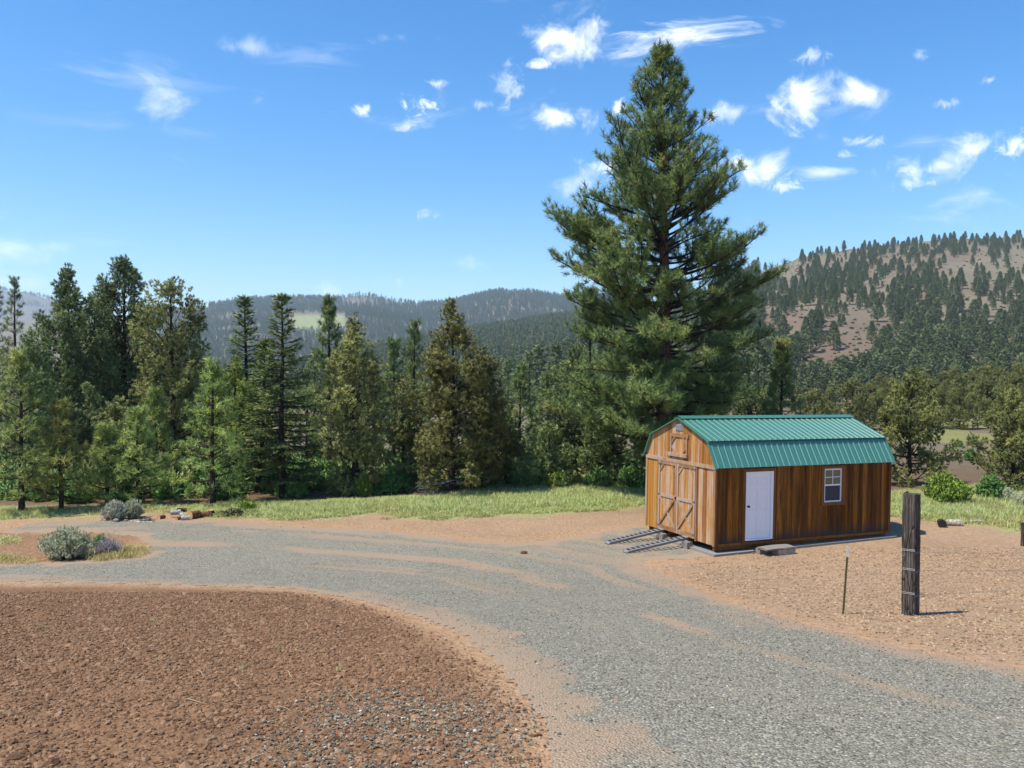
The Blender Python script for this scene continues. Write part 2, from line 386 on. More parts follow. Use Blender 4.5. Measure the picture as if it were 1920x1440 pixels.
C_LD = np.array((.225,.125,.066)); C_RD = np.array((.355,.235,.142)); C_PACK = np.array((.42,.255,.140))
C_GR = np.array((.34,.33,.14)); C_DUFF_SHADE = np.array((.135,.090,.052)); C_TAN = np.array((.185,.156,.104)); C_RED = np.array((.165,.112,.080))  # duff colour also darkened for the shade between the trees
C_MEAD = np.array((.235,.225,.085))
def ground_colour(x, y, z):
    px, py = project(x, y, z); D = y
    n = fbm(x*.9, y*.9, 21, 4); n2 = fbm(x*.25, y*.25, 31, 3)
    def lay(c, col, w): return c*(1-w[:, None])+col*w[:, None]
    c = np.repeat(C_RD[None], len(x), 0)
    j = (n-.5)*1.2
    c = lay(c, C_DUFF_SHADE, sstep(31, 35, D+j*2)*.9)
    c = lay(c, C_LD, sstep(.5, -.6, sdist(x, y, LDIRT)+j))
    dd = drive_sd(x, y)
    c = lay(c, C_PACK, sstep(1.1, .1, np.abs(dd)+j)*.75*(D < 40))
    isle = sdist(x, y, ISLE); c = lay(c, C_LD*1.1, sstep(.2, -.5, isle+j)*.8)
    for g in (GRASS0, GRASS1, GRASS2): c = lay(c, C_GR, sstep(.7, -.5, sdist(x, y, g)+j*1.6))
    # beyond the yard: needle duff with tree shade in its tone, then meadow and hill soil
    far = sstep(45, 70, D); c = lay(c, C_TAN*.9+.1*C_RED, far*.9)
    hn = fbm(x/70+3, y/70, 41, 4)
    hr = fbm(x/26, y/26, 43, 4)
    hill = sstep(160, 260, D)
    red = np.exp(-(((px-1530)/170)**2+((py-650)/70)**2))
    c = lay(c, C_TAN, hill); c = lay(c, C_RED, hill*np.clip(sstep(.48, .64, hn)*.6+red*.95, 0, 1))
    c = lay(c, C_TAN*1.15, hill*sstep(.55, .75, hr)*.5)
    c = lay(c, np.array((.15,.145,.12)), sstep(2400, 2900, D))
    mead = sstep(60, 75, D)*sstep(130, 95, D)*(px > 1600)
    c = lay(c, C_MEAD, mead*sstep(.35, .6, n2))
    fm = sstep(535, 560, px)*sstep(652, 640, px)*sstep(588, 594, py)*sstep(628, 616, py)*(D > 1200)
    c = lay(c, np.array((.26,.28,.12)), fm)
    return c*(.86+.28*n)[:, None]

def build_ground():
    th = np.concatenate([np.linspace(-180, -37, 40)[:-1], np.linspace(-37, 37, 400), np.linspace(37, 180, 40)[1:]])
    th = RAD(1)*th
    R = np.concatenate([[0.0], np.exp(np.linspace(math.log(2.0), math.log(7500), 420))])
    T, RR = np.meshgrid(th, R); X = RR*np.sin(T); Y = RR*np.cos(T); Z = terrain(X, Y)
    nr, nt_ = X.shape
    V = np.stack([X, Y, Z], -1).reshape(-1, 3)
    i, j = np.meshgrid(np.arange(nr-1), np.arange(nt_-1), indexing='ij')
    F = np.stack([i*nt_+j, i*nt_+j+1, (i+1)*nt_+j+1, (i+1)*nt_+j], -1).reshape(-1, 4)[:, ::-1]
    F = F.reshape(-1, 4)
    mb = MB(); mb.add(V, F); me = mb.mesh('ground', True)
    at = me.attributes.new('col', 'FLOAT_COLOR', 'POINT')
    c = ground_colour(V[:, 0], V[:, 1], V[:, 2]); at.data.foreach_set('color', np.c_[c, np.ones(len(c))].astype(np.float32).ravel())
    t = NT('bare_soil'); P = t.coord('Position')
    a = t.attr('col', 'Color'); f1 = t.noise(P, 5, 6, .7); f2 = t.noise(P, 28, 4, .7); vo = t.voro(P, 11); v2 = t.voro(P, 34)
    k = t.math('MULTIPLY', t.rng(f1, .3, .7, .78, 1.2), t.rng(f2, .3, .7, .82, 1.18))
    h = t.N.new('ShaderNodeVectorMath'); h.operation = 'SCALE'; t.L.new(a, h.inputs[0]); t.L.new(k, h.inputs['Scale'])
    t.set(h.outputs[0], .95, spec=.1)
    hh = t.math('ADD', t.math('MULTIPLY', f1, .7), t.math('ADD', t.math('MULTIPLY', vo, .8), t.math('MULTIPLY', v2, .35)))
    t.bump(hh, .9, .05)
    me.materials.append(t.m)
    tag(link('ground', me), kind='structure')
build_ground()

def build_drive():
    s = .13
    x = np.arange(-17, 17, s); y = np.arange(4.5, 34.5, s); X, Y = np.meshgrid(x, y)
    sd = drive_sd(X, Y); Z = terrain(X, Y)+.014
    keep = (sd[:-1, :-1] < .3) & (sd[1:, :-1] < .3) & (sd[:-1, 1:] < .3) & (sd[1:, 1:] < .3)
    i, j = np.nonzero(keep); nx = X.shape[1]
    F = np.stack([i*nx+j, i*nx+j+1, (i+1)*nx+j+1, (i+1)*nx+j], -1)
    used = np.unique(F); mp = np.full(X.size, -1); mp[used] = np.arange(len(used))
    V = np.stack([X, Y, Z], -1).reshape(-1, 3)[used]; sdv = sd.ravel()[used]
    # dust streaks run along the way the tyres roll, parallel to its edges
    wob = fbm(V[:, 0]*.35, V[:, 1]*.35, 61, 3)
    so = sdist(V[:, 0], V[:, 1], DRIVE)
    def pd(P):
        d = np.full(len(V), 1e9)
        for (ax, ay), (bx_, by_) in zip(P[:-1], P[1:]):
            ex, ey = bx_-ax, by_-ay; q = np.clip(((V[:, 0]-ax)*ex+(V[:, 1]-ay)*ey)/(ex*ex+ey*ey), 0, 1); d = np.minimum(d, np.hypot(V[:, 0]-ax-q*ex, V[:, 1]-ay-q*ey))
        return d
    up_ = pd(world_poly([(-500,990),(0,984),(330,976),(560,990),(820,1008),(1000,1022),(1185,1056),(1350,1132),(1560,1190),(1920,1262),(2300,1330)]))
    lo_ = pd(world_poly([(-500,1085),(0,1088),(300,1094),(560,1102),(700,1126),(780,1146),(890,1185),(965,1242),(1065,1359),(1095,1430),(1150,1650)]))
    ra = lo_/(lo_+up_+1e-6)
    fl = V[:, 0]*.62+V[:, 1]*.78; ac = V[:, 0]*.78-V[:, 1]*.62+2.2*np.sin(fl*.16+.5)
    so = ra*7.0
    st = fbm(so*1.7+wob*.9, fl*.05+wob*.3, 71, 3)
    dust = sstep(.40, .64, st)*.95*(.35+.65*sstep(.3, .6, fbm(V[:, 0]*.5, V[:, 1]*.5, 77, 3)))
    edge = sstep(-.75, .12, sdv+(fbm(V[:, 0]*1.6, V[:, 1]*1.6, 81, 4)-.5)*1.5)
    V[:, 2] -= .02*sstep(.12, .3, sdv)
    mb = MB(); mb.add(V, mp[F]); me = mb.mesh('driveway', True)
    at = me.attributes.new('dust', 'FLOAT', 'POINT'); at.data.foreach_set('value', np.clip(np.maximum(dust*.8, edge), 0, 1).astype(np.float32))
    t = NT('driveway_gravel'); P = t.coord('Position')
    vc = t.voro(P, 46, 'F1', 'Color'); vd = t.voro(P, 46); nb = t.noise(P, 1.1, 5, .65); nf = t.noise(P, 16, 5, .75)
    sep = t.N.new('ShaderNodeSeparateColor'); t.L.new(vc, sep.inputs[0])
    g = t.ramp(sep.outputs[0], [(0, (.090,.088,.072)), (.45, (0.221,0.206,0.155)), (.85, (0.319,0.290,0.213)), (1, (.52,.49,.41))])
    g = t.mix(t.rng(nb, .35, .65, 0, .3), g, (.32,.285,.215))
    f = t.math('ADD', t.attr('dust'), t.math('MULTIPLY', t.math('SUBTRACT', nf, .5), 1.1))
    col = t.mix(t.rng(f, .25, .75, 0, 1), g, t.mix(nf, (.32,.225,.145), (.43,.315,.21)))
    t.set(col, .93, spec=.15)
    t.bump(t.math('ADD', t.math('MULTIPLY', vd, -1.), t.math('MULTIPLY', nf, .5)), .9, .025)
    me.materials.append(t.m)
    tag(link('gravel_driveway', me), kind='structure')
build_drive()

# ------------------------------------------------------------------ scatter (uncountable cover)
def proto(name, mb, mat, smooth=False):
    me = mb.mesh(name, smooth); me.materials.append(mat); return bpy.data.objects.new(name, me)
def scatter(name, P, rot, scl, pro, parent=None):
    """one object of many instances of a small shape, for what nobody could count"""
    me = bpy.data.meshes.new(name); me.vertices.add(len(P)); me.vertices.foreach_set('co', np.asarray(P, np.float32).ravel())
    for nm, dat in (('rot', rot), ('scl', scl)):
        at = me.attributes.new(nm, 'FLOAT_VECTOR', 'POINT'); at.data.foreach_set('vector', np.asarray(dat, np.float32).ravel())
    o = link(name, me, parent)
    g = bpy.data.node_groups.new(name, 'GeometryNodeTree')
    g.interface.new_socket('Geometry', in_out='INPUT', socket_type='NodeSocketGeometry')
    g.interface.new_socket('Geometry', in_out='OUTPUT', socket_type='NodeSocketGeometry')
    N = g.nodes; L = g.links; gi = N.new('NodeGroupInput'); go = N.new('NodeGroupOutput')
    oi = N.new('GeometryNodeObjectInfo'); oi.inputs['Object'].default_value = pro; oi.inputs['As Instance'].default_value = True
    ip = N.new('GeometryNodeInstanceOnPoints')
    L.new(gi.outputs[0], ip.inputs['Points']); L.new(oi.outputs['Geometry'], ip.inputs['Instance'])
    for nm, sk in (('rot', 'Rotation'), ('scl', 'Scale')):
        a = N.new('GeometryNodeInputNamedAttribute'); a.data_type = 'FLOAT_VECTOR'; a.inputs['Name'].default_value = nm
        L.new(a.outputs['Attribute'], ip.inputs[sk])
    L.new(ip.outputs[0], go.inputs[0])
    md = o.modifiers.new('scatter', 'NODES'); md.node_group = g
    return o
def stone_mb(seed, rough=.28, flat=.65):
    rg = np.random.default_rng(seed)
    import bmesh
    bm = bmesh.new(); bmesh.ops.create_icosphere(bm, subdivisions=1, radius=1)
    V = np.array([v.co[:] for v in bm.verts]); F = np.array([[v.index for v in f.verts] for f in bm.faces]); bm.free()
    V = V*(1+rough*(rg.random(len(V))-.5)*2)[:, None]*np.array([1, .8+.3*rg.random(), flat])
    mb = MB(); mb.add(V, F); return mb
def rand_in(poly, n, rg, box):
    x = rg.uniform(box[0], box[1], n); y = rg.uniform(box[2], box[3], n); return x, y
def ground_stuff():
    rg = np.random.default_rng(5)
    def inst_col(name, stops, rough=.95):
        t = NT(name); r = t.rand(); t.set(t.ramp(r, stops), rough, spec=.15)
        n = t.noise(t.coord('Object'), 2.5, 4, .7); t.bump(n, .35, .2); return t.m
    clod = inst_col('soil_clods', [(0, (.135,.074,.038)), (.5, (.225,.128,.070)), (1, (.33,.20,.115))])
    clod2 = inst_col('pale_soil_clods', [(0, (.18,.112,.062)), (.5, (.36,.24,.142)), (1, (.50,.35,.215))])
    grav = inst_col('gravel_stones', [(0, (.075,.073,.062)), (.35, (0.185,0.172,0.131)), (.75, (0.309,0.280,0.204)), (.95, (.38,.325,.235)), (1, (.56,.53,.45))], .85)
    def put(name, n, box, sdf, smin, smax, mat, seed, dens=None, sink=.35, flat=.65):
        x = rg.uniform(box[0], box[1], n); y = rg.uniform(box[2], box[3], n)
        px, py = project(x, y, terrain(x, y)); k = sdf(x, y) & (px > -120) & (px < 2040) & (py < 1500)
        if dens is not None: k &= rg.random(n) < dens(x, y)
        x = x[k]; y = y[k]; z = terrain(x, y); m = len(x)
        s = smin+(smax-smin)*rg.random(m)**2.6
        pr = proto(name+'_piece', stone_mb(seed, flat=flat), mat)
        tag(scatter(name, np.c_[x, y, z+.014*(seed > 40)+s*(.5-sink)*flat], np.c_[rg.normal(0, .25, m), rg.normal(0, .25, m), rg.uniform(0, 6.28, m)],
                    np.repeat(s[:, None], 3, 1), pr), kind='stuff')
    nz = lambda x, y, s, f: fbm(x*f, y*f, s, 3)
    for q in range(3):
        put('soil_clods', 60000, (-12, 3.5, 4.5, 18.5), lambda x, y: sdist(x, y, LDIRT) < -.08, .008, .034, clod, 11+q,
            lambda x, y: (.35+.65*sstep(.25, .5, nz(x, y, 91, 1.3)))*sstep(0, -.9, sdist(x, y, LDIRT)-.0)+.05)
        put('large_clods', 900, (-12, 3.5, 4.5, 18.5), lambda x, y: sdist(x, y, LDIRT) < -.3, .03, .075, clod, 31+q, None, .6)
        put('pale_soil_clods', 30000, (3, 18, 10, 26), lambda x, y: sdist(x, y, RDIRT) < 0, .006, .034, clod2, 21+q,
            lambda x, y: (.30+.7*sstep(.3, .6, nz(x, y, 92, 1.1)))*sstep(0, -1.0, sdist(x, y, RDIRT))+.05)
        put('gravel_stones', 75000, (-12, 14, 4.5, 24), lambda x, y: drive_sd(x, y) < .9, .005, .016, grav, 41+q,
            lambda x, y: np.where(drive_sd(x, y) > 0, .35*np.exp(-np.maximum(drive_sd(x, y), 0)/.25), 1)*np.clip(1.25-(y-8)/18, .12, 1)*(.35+.65*sstep(.42, .6, nz(x, y, 93, .6))))
        put('patch_gravel', 26000, (-6, 3, 4.5, 12), lambda x, y: sdist(x, y, PATCH) < .1, .005, .018, grav, 51+q,
            lambda x, y: (.25+.75*sstep(.3, .6, nz(x, y, 95, 1.1)))*sstep(.1, -1.6, sdist(x, y, PATCH)))
ground_stuff()
def straw():
    rg = np.random.default_rng(15); mb = MB(); mb.tube([(-.5, 0, 0), (-.1, .04, .05), (.3, -.02, .04), (.5, .05, 0)], [.012, .014, .012, .006], 4)
    t = plain('pale_straw', (.42,.34,.20), .9); pr = proto('straw_piece', mb, t); n = 1100
    x = rg.uniform(-12, 16, n); y = rg.uniform(5, 30, n); k = (drive_sd(x, y) > .1) | (rg.random(n) < .12); x = x[k]; y = y[k]; m = len(x); L = rg.uniform(.06, .30, (m, 1))
    tag(scatter('loose_straw', np.c_[x, y, terrain(x, y)+.022], np.c_[rg.normal(0, .1, (m, 2)), rg.uniform(0, 6.28, m)], np.repeat(L, 3, 1), pr), kind='stuff')
straw()

def blade_tuft(seed, n, h, w, spread, lean):
    rg = np.random.default_rng(seed); mb = MB()
    for i in range(n):
        a = rg.uniform(0, 6.28); r = spread*rg.random()**.5; bx, by = r*math.cos(a), r*math.sin(a)
        b = rg.uniform(0, 6.28); hh = h*rg.uniform(.55, 1.1); l = lean*rg.random()*hh
        d = np.array([math.cos(b)*l, math.sin(b)*l, hh]); s = np.array([-math.sin(b), math.cos(b), 0])*w
        p = np.array([bx, by, -.02]); m = p+d*np.array([.35, .35, .6])
        mb.add([p-s, p+s, m+s*.8, m-s*.8, p+d], [(0, 1, 2), (0, 2, 3), (3, 2, 4)], rg.random(), (0, 0, 1))
    return mb
def grasses():
    rg = np.random.default_rng(8)
    pg = [proto('grass_tuft', blade_tuft(s, 14, .30, .008, .20, 1.1), M['grass']) for s in (1, 2)]
    pd = [proto('dry_grass_tuft', blade_tuft(s, 13, .24, .007, .18, 1.2), M['drygrass']) for s in (3, 4)]
    def put(name, n, box, poly, pro, hmin, hmax, soft=.5, thr=(.3, .6), seed=0, yfun=None):
        x = rg.uniform(box[0], box[1], n); y = rg.uniform(box[2], box[3], n)
        sd = sdist(x, y, poly)+(fbm(x*1.1, y*1.1, 7, 3)-.5)*soft*2.4
        k = (sd < 0) & (rg.random(n) < sstep(*thr, fbm(x*.6, y*.6, seed+50, 3))+.15)
        x = x[k]; y = y[k]; m = len(x); s = rg.uniform(hmin, hmax, m)*(.45+.55*sstep(0, -1.3, sd[k]))
        tag(scatter(name, np.c_[x, y, terrain(x, y)], np.c_[np.zeros((m, 2)), rg.uniform(0, 6.28, m)], np.c_[np.ones((m, 2))*rg.uniform(.8, 1.3, (m, 1)), s], pro), kind='stuff')
    for q in (0, 1):
        put('meadow_grass', 17000, (-14, 9, 28, 46), GRASS1, pg[q], .5, 1.15, .5, (.25, .5), q)
        put('meadow_grass', 9000, (12, 28, 26, 44), GRASS2, pg[q], .6, 1.3, .6, (.35, .6), q+5)
        put('verge_grass', 9000, (-30, -9, 28, 38), GRASS0, pd[q] if q else pg[q], .5, 1.0, .4, (.35, .6), q+9)
        put('dry_meadow_grass', 9000, (-14, 9, 28, 40), GRASS1, pd[q], .6, 1.1, .9, (.4, .65), q+13)
        put('dry_meadow_grass', 9000, (12, 28, 26, 44), GRASS2, pd[q], .6, 1.1, .9, (.4, .6), q+17)
    wx = rg.uniform(-11, 15, 260); wy = rg.uniform(8, 27, 260); kk = (drive_sd(wx, wy) > .2) & (fbm(wx*.4, wy*.4, 88, 3) > .52); wx = wx[kk]; wy = wy[kk]; m = len(wx)
    tag(scatter('sparse_weeds', np.c_[wx, wy, terrain(wx, wy)], np.c_[np.zeros((m, 2)), rg.uniform(0, 6.28, m)], np.repeat(rg.uniform(.12, .4, (m, 1)), 3, 1), pg[0]), kind='stuff')
    isl = world_poly([(175,1030),(230,1022),(285,1030),(262,1046),(170,1056)]); put('island_grass', 3500, (-14, -8, 19, 30), isl, pd[0], .8, 1.5, .2, (.1, .3), 21)
    isl = world_poly([(-80,1040),(40,1040),(75,1050),(60,1060),(-80,1062)]); put('island_grass', 3500, (-18, -10, 19, 30), isl, pd[1], .7, 1.2, .2, (.1, .3), 22)
    isl = world_poly([(-80,1006),(30,1008),(35,1022),(-80,1024)]); put('island_grass', 2500, (-20, -12, 20, 32), isl, pg[1], .5, .9, .2, (.2, .4), 23)
grasses()

# ------------------------------------------------------------------ trees
def unit(v): return v/(np.linalg.norm(v, axis=-1, keepdims=True)+1e-9)
def sprigs(mb, P, A, n, ln, wd, spread, shoot, rg, tint, flat=0.0):
    """n thin needle faces round every shoot P with axis A"""
    m = len(P); P = np.repeat(P, n, 0); A = np.repeat(A, n, 0); k = len(P); t = np.repeat(np.broadcast_to(tint, (m,)), n)
    r = unit(rg.normal(size=(k, 3))); r[:, 2] *= (1-flat)
    d = unit(A+r*spread); b = P+A*(shoot*(rg.random((k, 1))-.35))
    L = ln*rg.uniform(.65, 1.15, (k, 1)); up = np.array([[0, 0, 1.]]) if flat else A
    s = unit(np.cross(d, up+unit(rg.normal(size=(k, 3)))*.75))*wd/2
    V = np.stack([b-s, b+s, b+d*L+s*.25, b+d*L-s*.25], 1).reshape(-1, 3)
    F = np.arange(k*4).reshape(-1, 4)
    mb.add(V, F, np.repeat(np.clip(t+rg.normal(0, .10, k), 0, .995), 4), np.repeat(A, 4, 0))

def tree(name, label, px, D, top, prof, style, leaf, barkm, seed, tr=None, lean=0.0, group='trees round the yard', bare=.12, dens=1.0, dead=0.0, n_br=None, keep_z=None, base_px=None):
    """prof: (height fraction, crown half width in m) pairs; top: photo row its tip reaches"""
    rg = np.random.default_rng(seed)
    x, y, z = ground_at(px, D); H = CAMZ+(HZ-top)*D/FPX-z
    root = thing(name, label, 'tree', (x, y, z), group=group)
    tr = tr or .012*H+.04
    prof = np.array(prof); 
    n = 16; tt = np.linspace(0, 1, n); ph = rg.uniform(0, 6.28, 4)
    wob = .012*H
    TX = lean*H*(1-(1-tt)**2)+wob*np.sin(tt*5+ph[0])*tt*(1-tt)*2; TY = wob*np.sin(tt*4+ph[1])*tt*(1-tt)*2
    TP = np.stack([TX, TY, tt*H*1.0], 1); TP[0, 2] = -.15
    TR = tr*((1-tt)**.85)+.012; TR[0] *= 1.25
    tk = MB(); tk.tube(TP, TR, 9); tk.build('trunk', barkm, root, True)
    at = lambda t: np.array([np.interp(t, tt, TP[:, 0]), np.interp(t, tt, TP[:, 1]), np.interp(t, tt, TP[:, 2])])
    bw = lambda t: np.interp(t, prof[:, 0], prof[:, 1])
    br = MB(); P = []; A = []; TI = []; grey = MB()
    def twig(p0, d, L, up, r0, leafy, tint, step):
        q = np.linspace(0, 1, 5)[:, None]
        pts = p0+d*L*q+np.array([0, 0, 1.])*up*L*q**2
        br.tube(pts, r0*(1-.75*q[:, 0]), 4, cap=False)
        return pts
    if style in ('pine', 'fir', 'openpine'):
        gold = 2.39996; nb = n_br or int((66 if style != 'fir' else 120)*max(.7, H/10)**.6*dens)
        for i in range(nb):
            t = bare+(1-bare)*((i+.5)/nb)**(.86 if style == 'fir' else .92); t = min(t+rg.normal(0, .010), .985)
            az = i*gold+rg.normal(0, .45); L = bw(t)*(rg.uniform(.55, 1.15) if style != 'fir' else rg.uniform(.8, 1.08))
            if style != 'fir':                           # tips rise above the root: fit the outline where the tip ends up
                e_ = -.18+.95*t**1.4; t2 = min(.99, t+.75*L*(math.sin(e_)+.25)/H); L = bw(t2)*rg.uniform(.50, 1.15)
            L = max(L, .18)
            if style == 'fir': el = -.32+.75*t**1.6; cur = .10+.12*rg.random()
            else: el = -.18+.90*t**1.5+rg.normal(0, .16); cur = .10+.28*rg.random()
            h = np.array([math.cos(az)*math.cos(el), math.sin(az)*math.cos(el), math.sin(el)])
            p0 = at(t); q = np.linspace(0, 1, 8)[:, None]
            side = np.array([-math.sin(az), math.cos(az), 0.])*rg.normal(0, .10)
            pts = p0+h*L*q+np.array([0, 0, 1.])*(cur*L*q**2.2)+side*L*np.sin(q*3.1)
            r0 = min(.020*L**.9+.006, np.interp(t, tt, TR)*.6)
            br.tube(pts, r0*(1-.8*q[:, 0])+.004, 5, cap=False)
            tb = rg.normal(.48, .13)
            tan = unit(np.gradient(pts, axis=0))
            if style == 'fir':
                nt_ = max(3, int(L*7)); 
                for j in range(nt_):
                    s = .12+.88*(j+rg.random())/nt_; k = s*7; k0 = min(int(k), 6); p = pts[k0]+(pts[k0+1]-pts[k0])*(k-k0); d0 = tan[k0]
                    sg = 1 if j % 2 else -1
                    sd = np.array([-math.sin(az), math.cos(az), 0.])*sg
                    d = unit(d0*.75+sd*.75+np.array([0, 0, -.12])); l = (.18+.42*L*(1.05-s)*.8)*rg.uniform(.7, 1.15)
                    tp = twig(p, d, l, .05, .008, 1, 0, 0)
                    m = max(2, int(l/.11))
                    w = np.linspace(.1, 1, m)[:, None]; P.append(p+d*l*w+np.array([0, 0, 1.])*.05*l*w**2); A.append(np.repeat(d[None], m, 0)); TI.append(np.clip(tb+rg.normal(0, .10, m), 0, .99))
                P.append(pts[4:]); A.append(tan[4:]); TI.append(np.full(4, tb+.15))
            else:
                nt_ = max(4, int(L*(5.0 if style == 'pine' else 5.6)*dens)); s0 = .20 if style == 'pine' else (.48 if .28 < t < .62 else .25)
                for j in range(nt_):
                    s = s0+(1-s0)*(j+rg.random())/nt_; k = min(s, .999)*7; k0 = min(int(k), 6); p = pts[k0]+(pts[k0+1]-pts[k0])*(k-k0); d0 = tan[k0]
                    sg = 1 if j % 2 else -1
                    sd = np.array([-math.sin(az), math.cos(az), 0.])*sg*rg.uniform(.4, 1.0)
                    d = unit(d0*.8+sd+np.array([0, 0, rg.normal(.18, .28)])); l = (.22+.34*L*(1.1-s))*rg.uniform(.6, 1.2)
                    tp = twig(p, d, l, rg.uniform(.1, .45), .010, 1, 0, 0)
                    td = unit(tp[-1]-tp[-2]); m = max(1, int(l/.26))
                    ks = np.linspace(.45, 1, m) if m > 1 else np.array([1.])
                    for kk in ks:
                        u = kk*4; u0 = min(int(u), 3); pp = tp[u0]+(tp[u0+1]-tp[u0])*(u-u0)
                        P.append(pp[None]); A.append(unit(td+np.array([0, 0, .35])+rg.normal(0, .25, 3))[None])
                        v = tb+rg.normal(.0, .17)
                        TI.append(np.array([1.0 if rg.random() < dead else np.clip(v, 0, .94)]))
                P.append(pts[-1:]); A.append(unit(tan[-1:]+np.array([[0, 0, .5]]))); TI.append(np.array([tb+.15]))
        # leader
        q = np.linspace(.90, 1.0, 7)
        P.append(np.array([at(v) for v in q])); A.append(np.repeat(np.array([[0, 0, 1.]]), 7, 0)); TI.append(np.full(7, .55))
    else:                                                   # juniper: upswept boughs ending in dense clumps
        nb = n_br or int(70*dens*(H/8)**.9)
        lob = rg.uniform(0, 6.28, 3); wmax = prof[:, 1].max()
        subs = [(math.cos(a_)*wmax*rg.uniform(.35, .65), math.sin(a_)*wmax*rg.uniform(.35, .65), rg.uniform(.66, .93)) for a_ in rg.uniform(0, 6.28, 3)]
        for i in range(nb):
            t = bare+(1-bare)*((i+.3)/nb)**.85; az = i*2.39996+rg.normal(0, .5)
            sb = subs[i % 7] if i % 7 < len(subs) else None
            if sb:                                           # clumps round a side leader
                t = bare+(sb[2]-bare)*((i+.3)/nb)**.8; f_ = .35+.65*t/sb[2]; w = .52*bw(min(1, t/sb[2]))+.1; off = np.array([sb[0]*f_, sb[1]*f_, 0])
            else: w = bw(t); off = np.zeros(3)
            w = w*(1+.30*math.sin(az*2+lob[0]+t*9)+.20*math.sin(az*3+lob[1]-t*13)); rr = w*rg.uniform(.62, 1.08)
            c = at(t)+off+np.array([math.cos(az)*rr, math.sin(az)*rr, rg.normal(0, .2)])
            p0 = at(max(.03, t-.10-.06*rg.random())); q = np.linspace(0, 1, 6)[:, None]
            pts = p0+(c-p0)*np.concatenate([q, q, q**1.6], 1)
            br.tube(pts, (.014+.018*rr)*(1-.75*q[:, 0]), 5, cap=False)
            cr = rg.uniform(.28, .66)*(.55+.45*min(1, w/1.2))*(H/8)**.25; m = int(34*dens*(cr/.45)**1.6)+6
            o = unit(rg.normal(size=(m, 3))); o[:, 2] = o[:, 2]*1.25+.25; rad = cr*rg.random((m, 1))**.3
            pp = c+o*rad; out = unit(c-at(t)+np.array([0, 0, .01]))
            ax = unit(o*1.0+out*.35+np.array([0, 0, .35])); P.append(pp); A.append(ax)
            tb = rg.normal(.46, .13); TI.append(np.clip(tb+rg.normal(0, .10, m), 0, .98))
            if rg.random() < .25 and t < .6:                 # dead grey twigs inside
                for _ in range(3):
                    a2 = az+rg.normal(0, .8); l = rr*rg.uniform(.7, 1.1); d = np.array([math.cos(a2), math.sin(a2), rg.normal(-.1, .3)])
                    q2 = np.linspace(0, 1, 6)[:, None]; grey.tube(p0+d*l*q2+rg.normal(0, .05, (6, 3))*q2-np.array([0, 0, .25])*l*q2**2, .013*(1-.8*q2[:, 0]), 4, cap=False)
        q = np.linspace(.86, 1.0, 16); P.append(np.array([at(v) for v in q])+rg.normal(0, .09, (16, 3))); A.append(np.repeat(np.array([[0, 0, 1.]]), 16, 0)); TI.append(np.full(16, .5))
    P = np.concatenate(P); A = np.concatenate(A); TI = np.concatenate(TI)
    cr = MB()
    if style == 'pine': sprigs(cr, P, A, 26, .22, .023, 1.6, .18, rg, TI)
    elif style == 'openpine': sprigs(cr, P, A, 36, .25, .023, 1.5, .24, rg, TI)
    elif style == 'fir': sprigs(cr, P, A, 7, .17, .044, .75, .12, rg, TI, .45)
    else: sprigs(cr, P, A, 18, .135, .038, 1.6, .12, rg, TI)
    tag(br.build('branches', M['darkbark'], root), kind='stuff'); tag(cr.build('crown', leaf, root), kind='stuff')
    if grey.n: tag(grey.build('dead_twigs', M['greybark'], root), kind='stuff')
    return root
def cone(w, low=.12, belly=.28):      # a pointed crown w metres wide at its belly
    return [(0, w*.75), (low, w*.95), (belly, w), (.5, w*.78), (.7, w*.54), (.85, w*.28), (.95, w*.12), (1, .05)]
def egg(w): return [(0, w*.75), (.12, w*.95), (.35, w), (.55, w*.88), (.72, w*.66), (.86, w*.40), (.95, w*.18), (1, .05)]

# the great ponderosa behind the shed
k = 36/FPX; Hh = CAMZ+(HZ-95)*k
hero_prof = [(0,1.2)]+sorted([((CAMZ+(HZ-yy)*k)/Hh, hw*k) for yy, hw in ((95,10),(130,38),(165,58),(205,82),(250,98),(300,116),(340,158),(390,172),(440,205),(500,185),(560,178),(650,195),(730,215),(790,205),(840,150),(900,80))])
tree('ponderosa_pine', 'tall ponderosa pine with reddish trunk towering behind the green roofed shed', 1242, 36, 104, hero_prof, 'openpine', M['needle'], M['bark'], 41, tr=.36, bare=.10, n_br=270, dens=1.12, dead=.008, group=None)

px2m = lambda px, D: px*D/FPX
def P_(kind, label, px, D, top, hw, mat, seed, **kw):
    w = px2m(hw, D)
    shape = kw.pop('shape', None) or (egg(w) if kind == 'juniper' else cone(w))
    nm = {'pine': 'pine_tree', 'openpine': 'pine_tree', 'fir': 'fir_tree', 'juniper': 'juniper_tree'}[kind]
    bk = kw.pop('bk', 'darkbark')
    return tree(nm, label, px, D, top, shape, kind, M[mat], M[bk], seed, **kw)
# left of the yard, front row
P_('pine', 'bright green young pine cut off by the left edge of the picture', 38, 32, 672, 72, 'youngpine', 1, bare=.07)
P_('pine', 'olive young pine with bare lower trunk, second from the left in the front row', 112, 32.5, 768, 64, 'olivepine', 2, bare=.10)
P_('pine', 'small thin young pine behind the left end of the pale sagebrush', 198, 34, 812, 44, 'youngpine', 3, bare=.06)
P_('pine', 'bushy young pine directly behind the pale sagebrush and firewood', 256, 34, 778, 62, 'youngpine', 4, bare=.03)
P_('pine', 'slender young pine rising just behind the bushy one near the firewood', 290, 37, 742, 50, 'youngpine', 5, bare=.05)
P_('pine', 'large soft green young pine left of the dark firs', 398, 34, 690, 80, 'youngpine', 6, bare=.02)
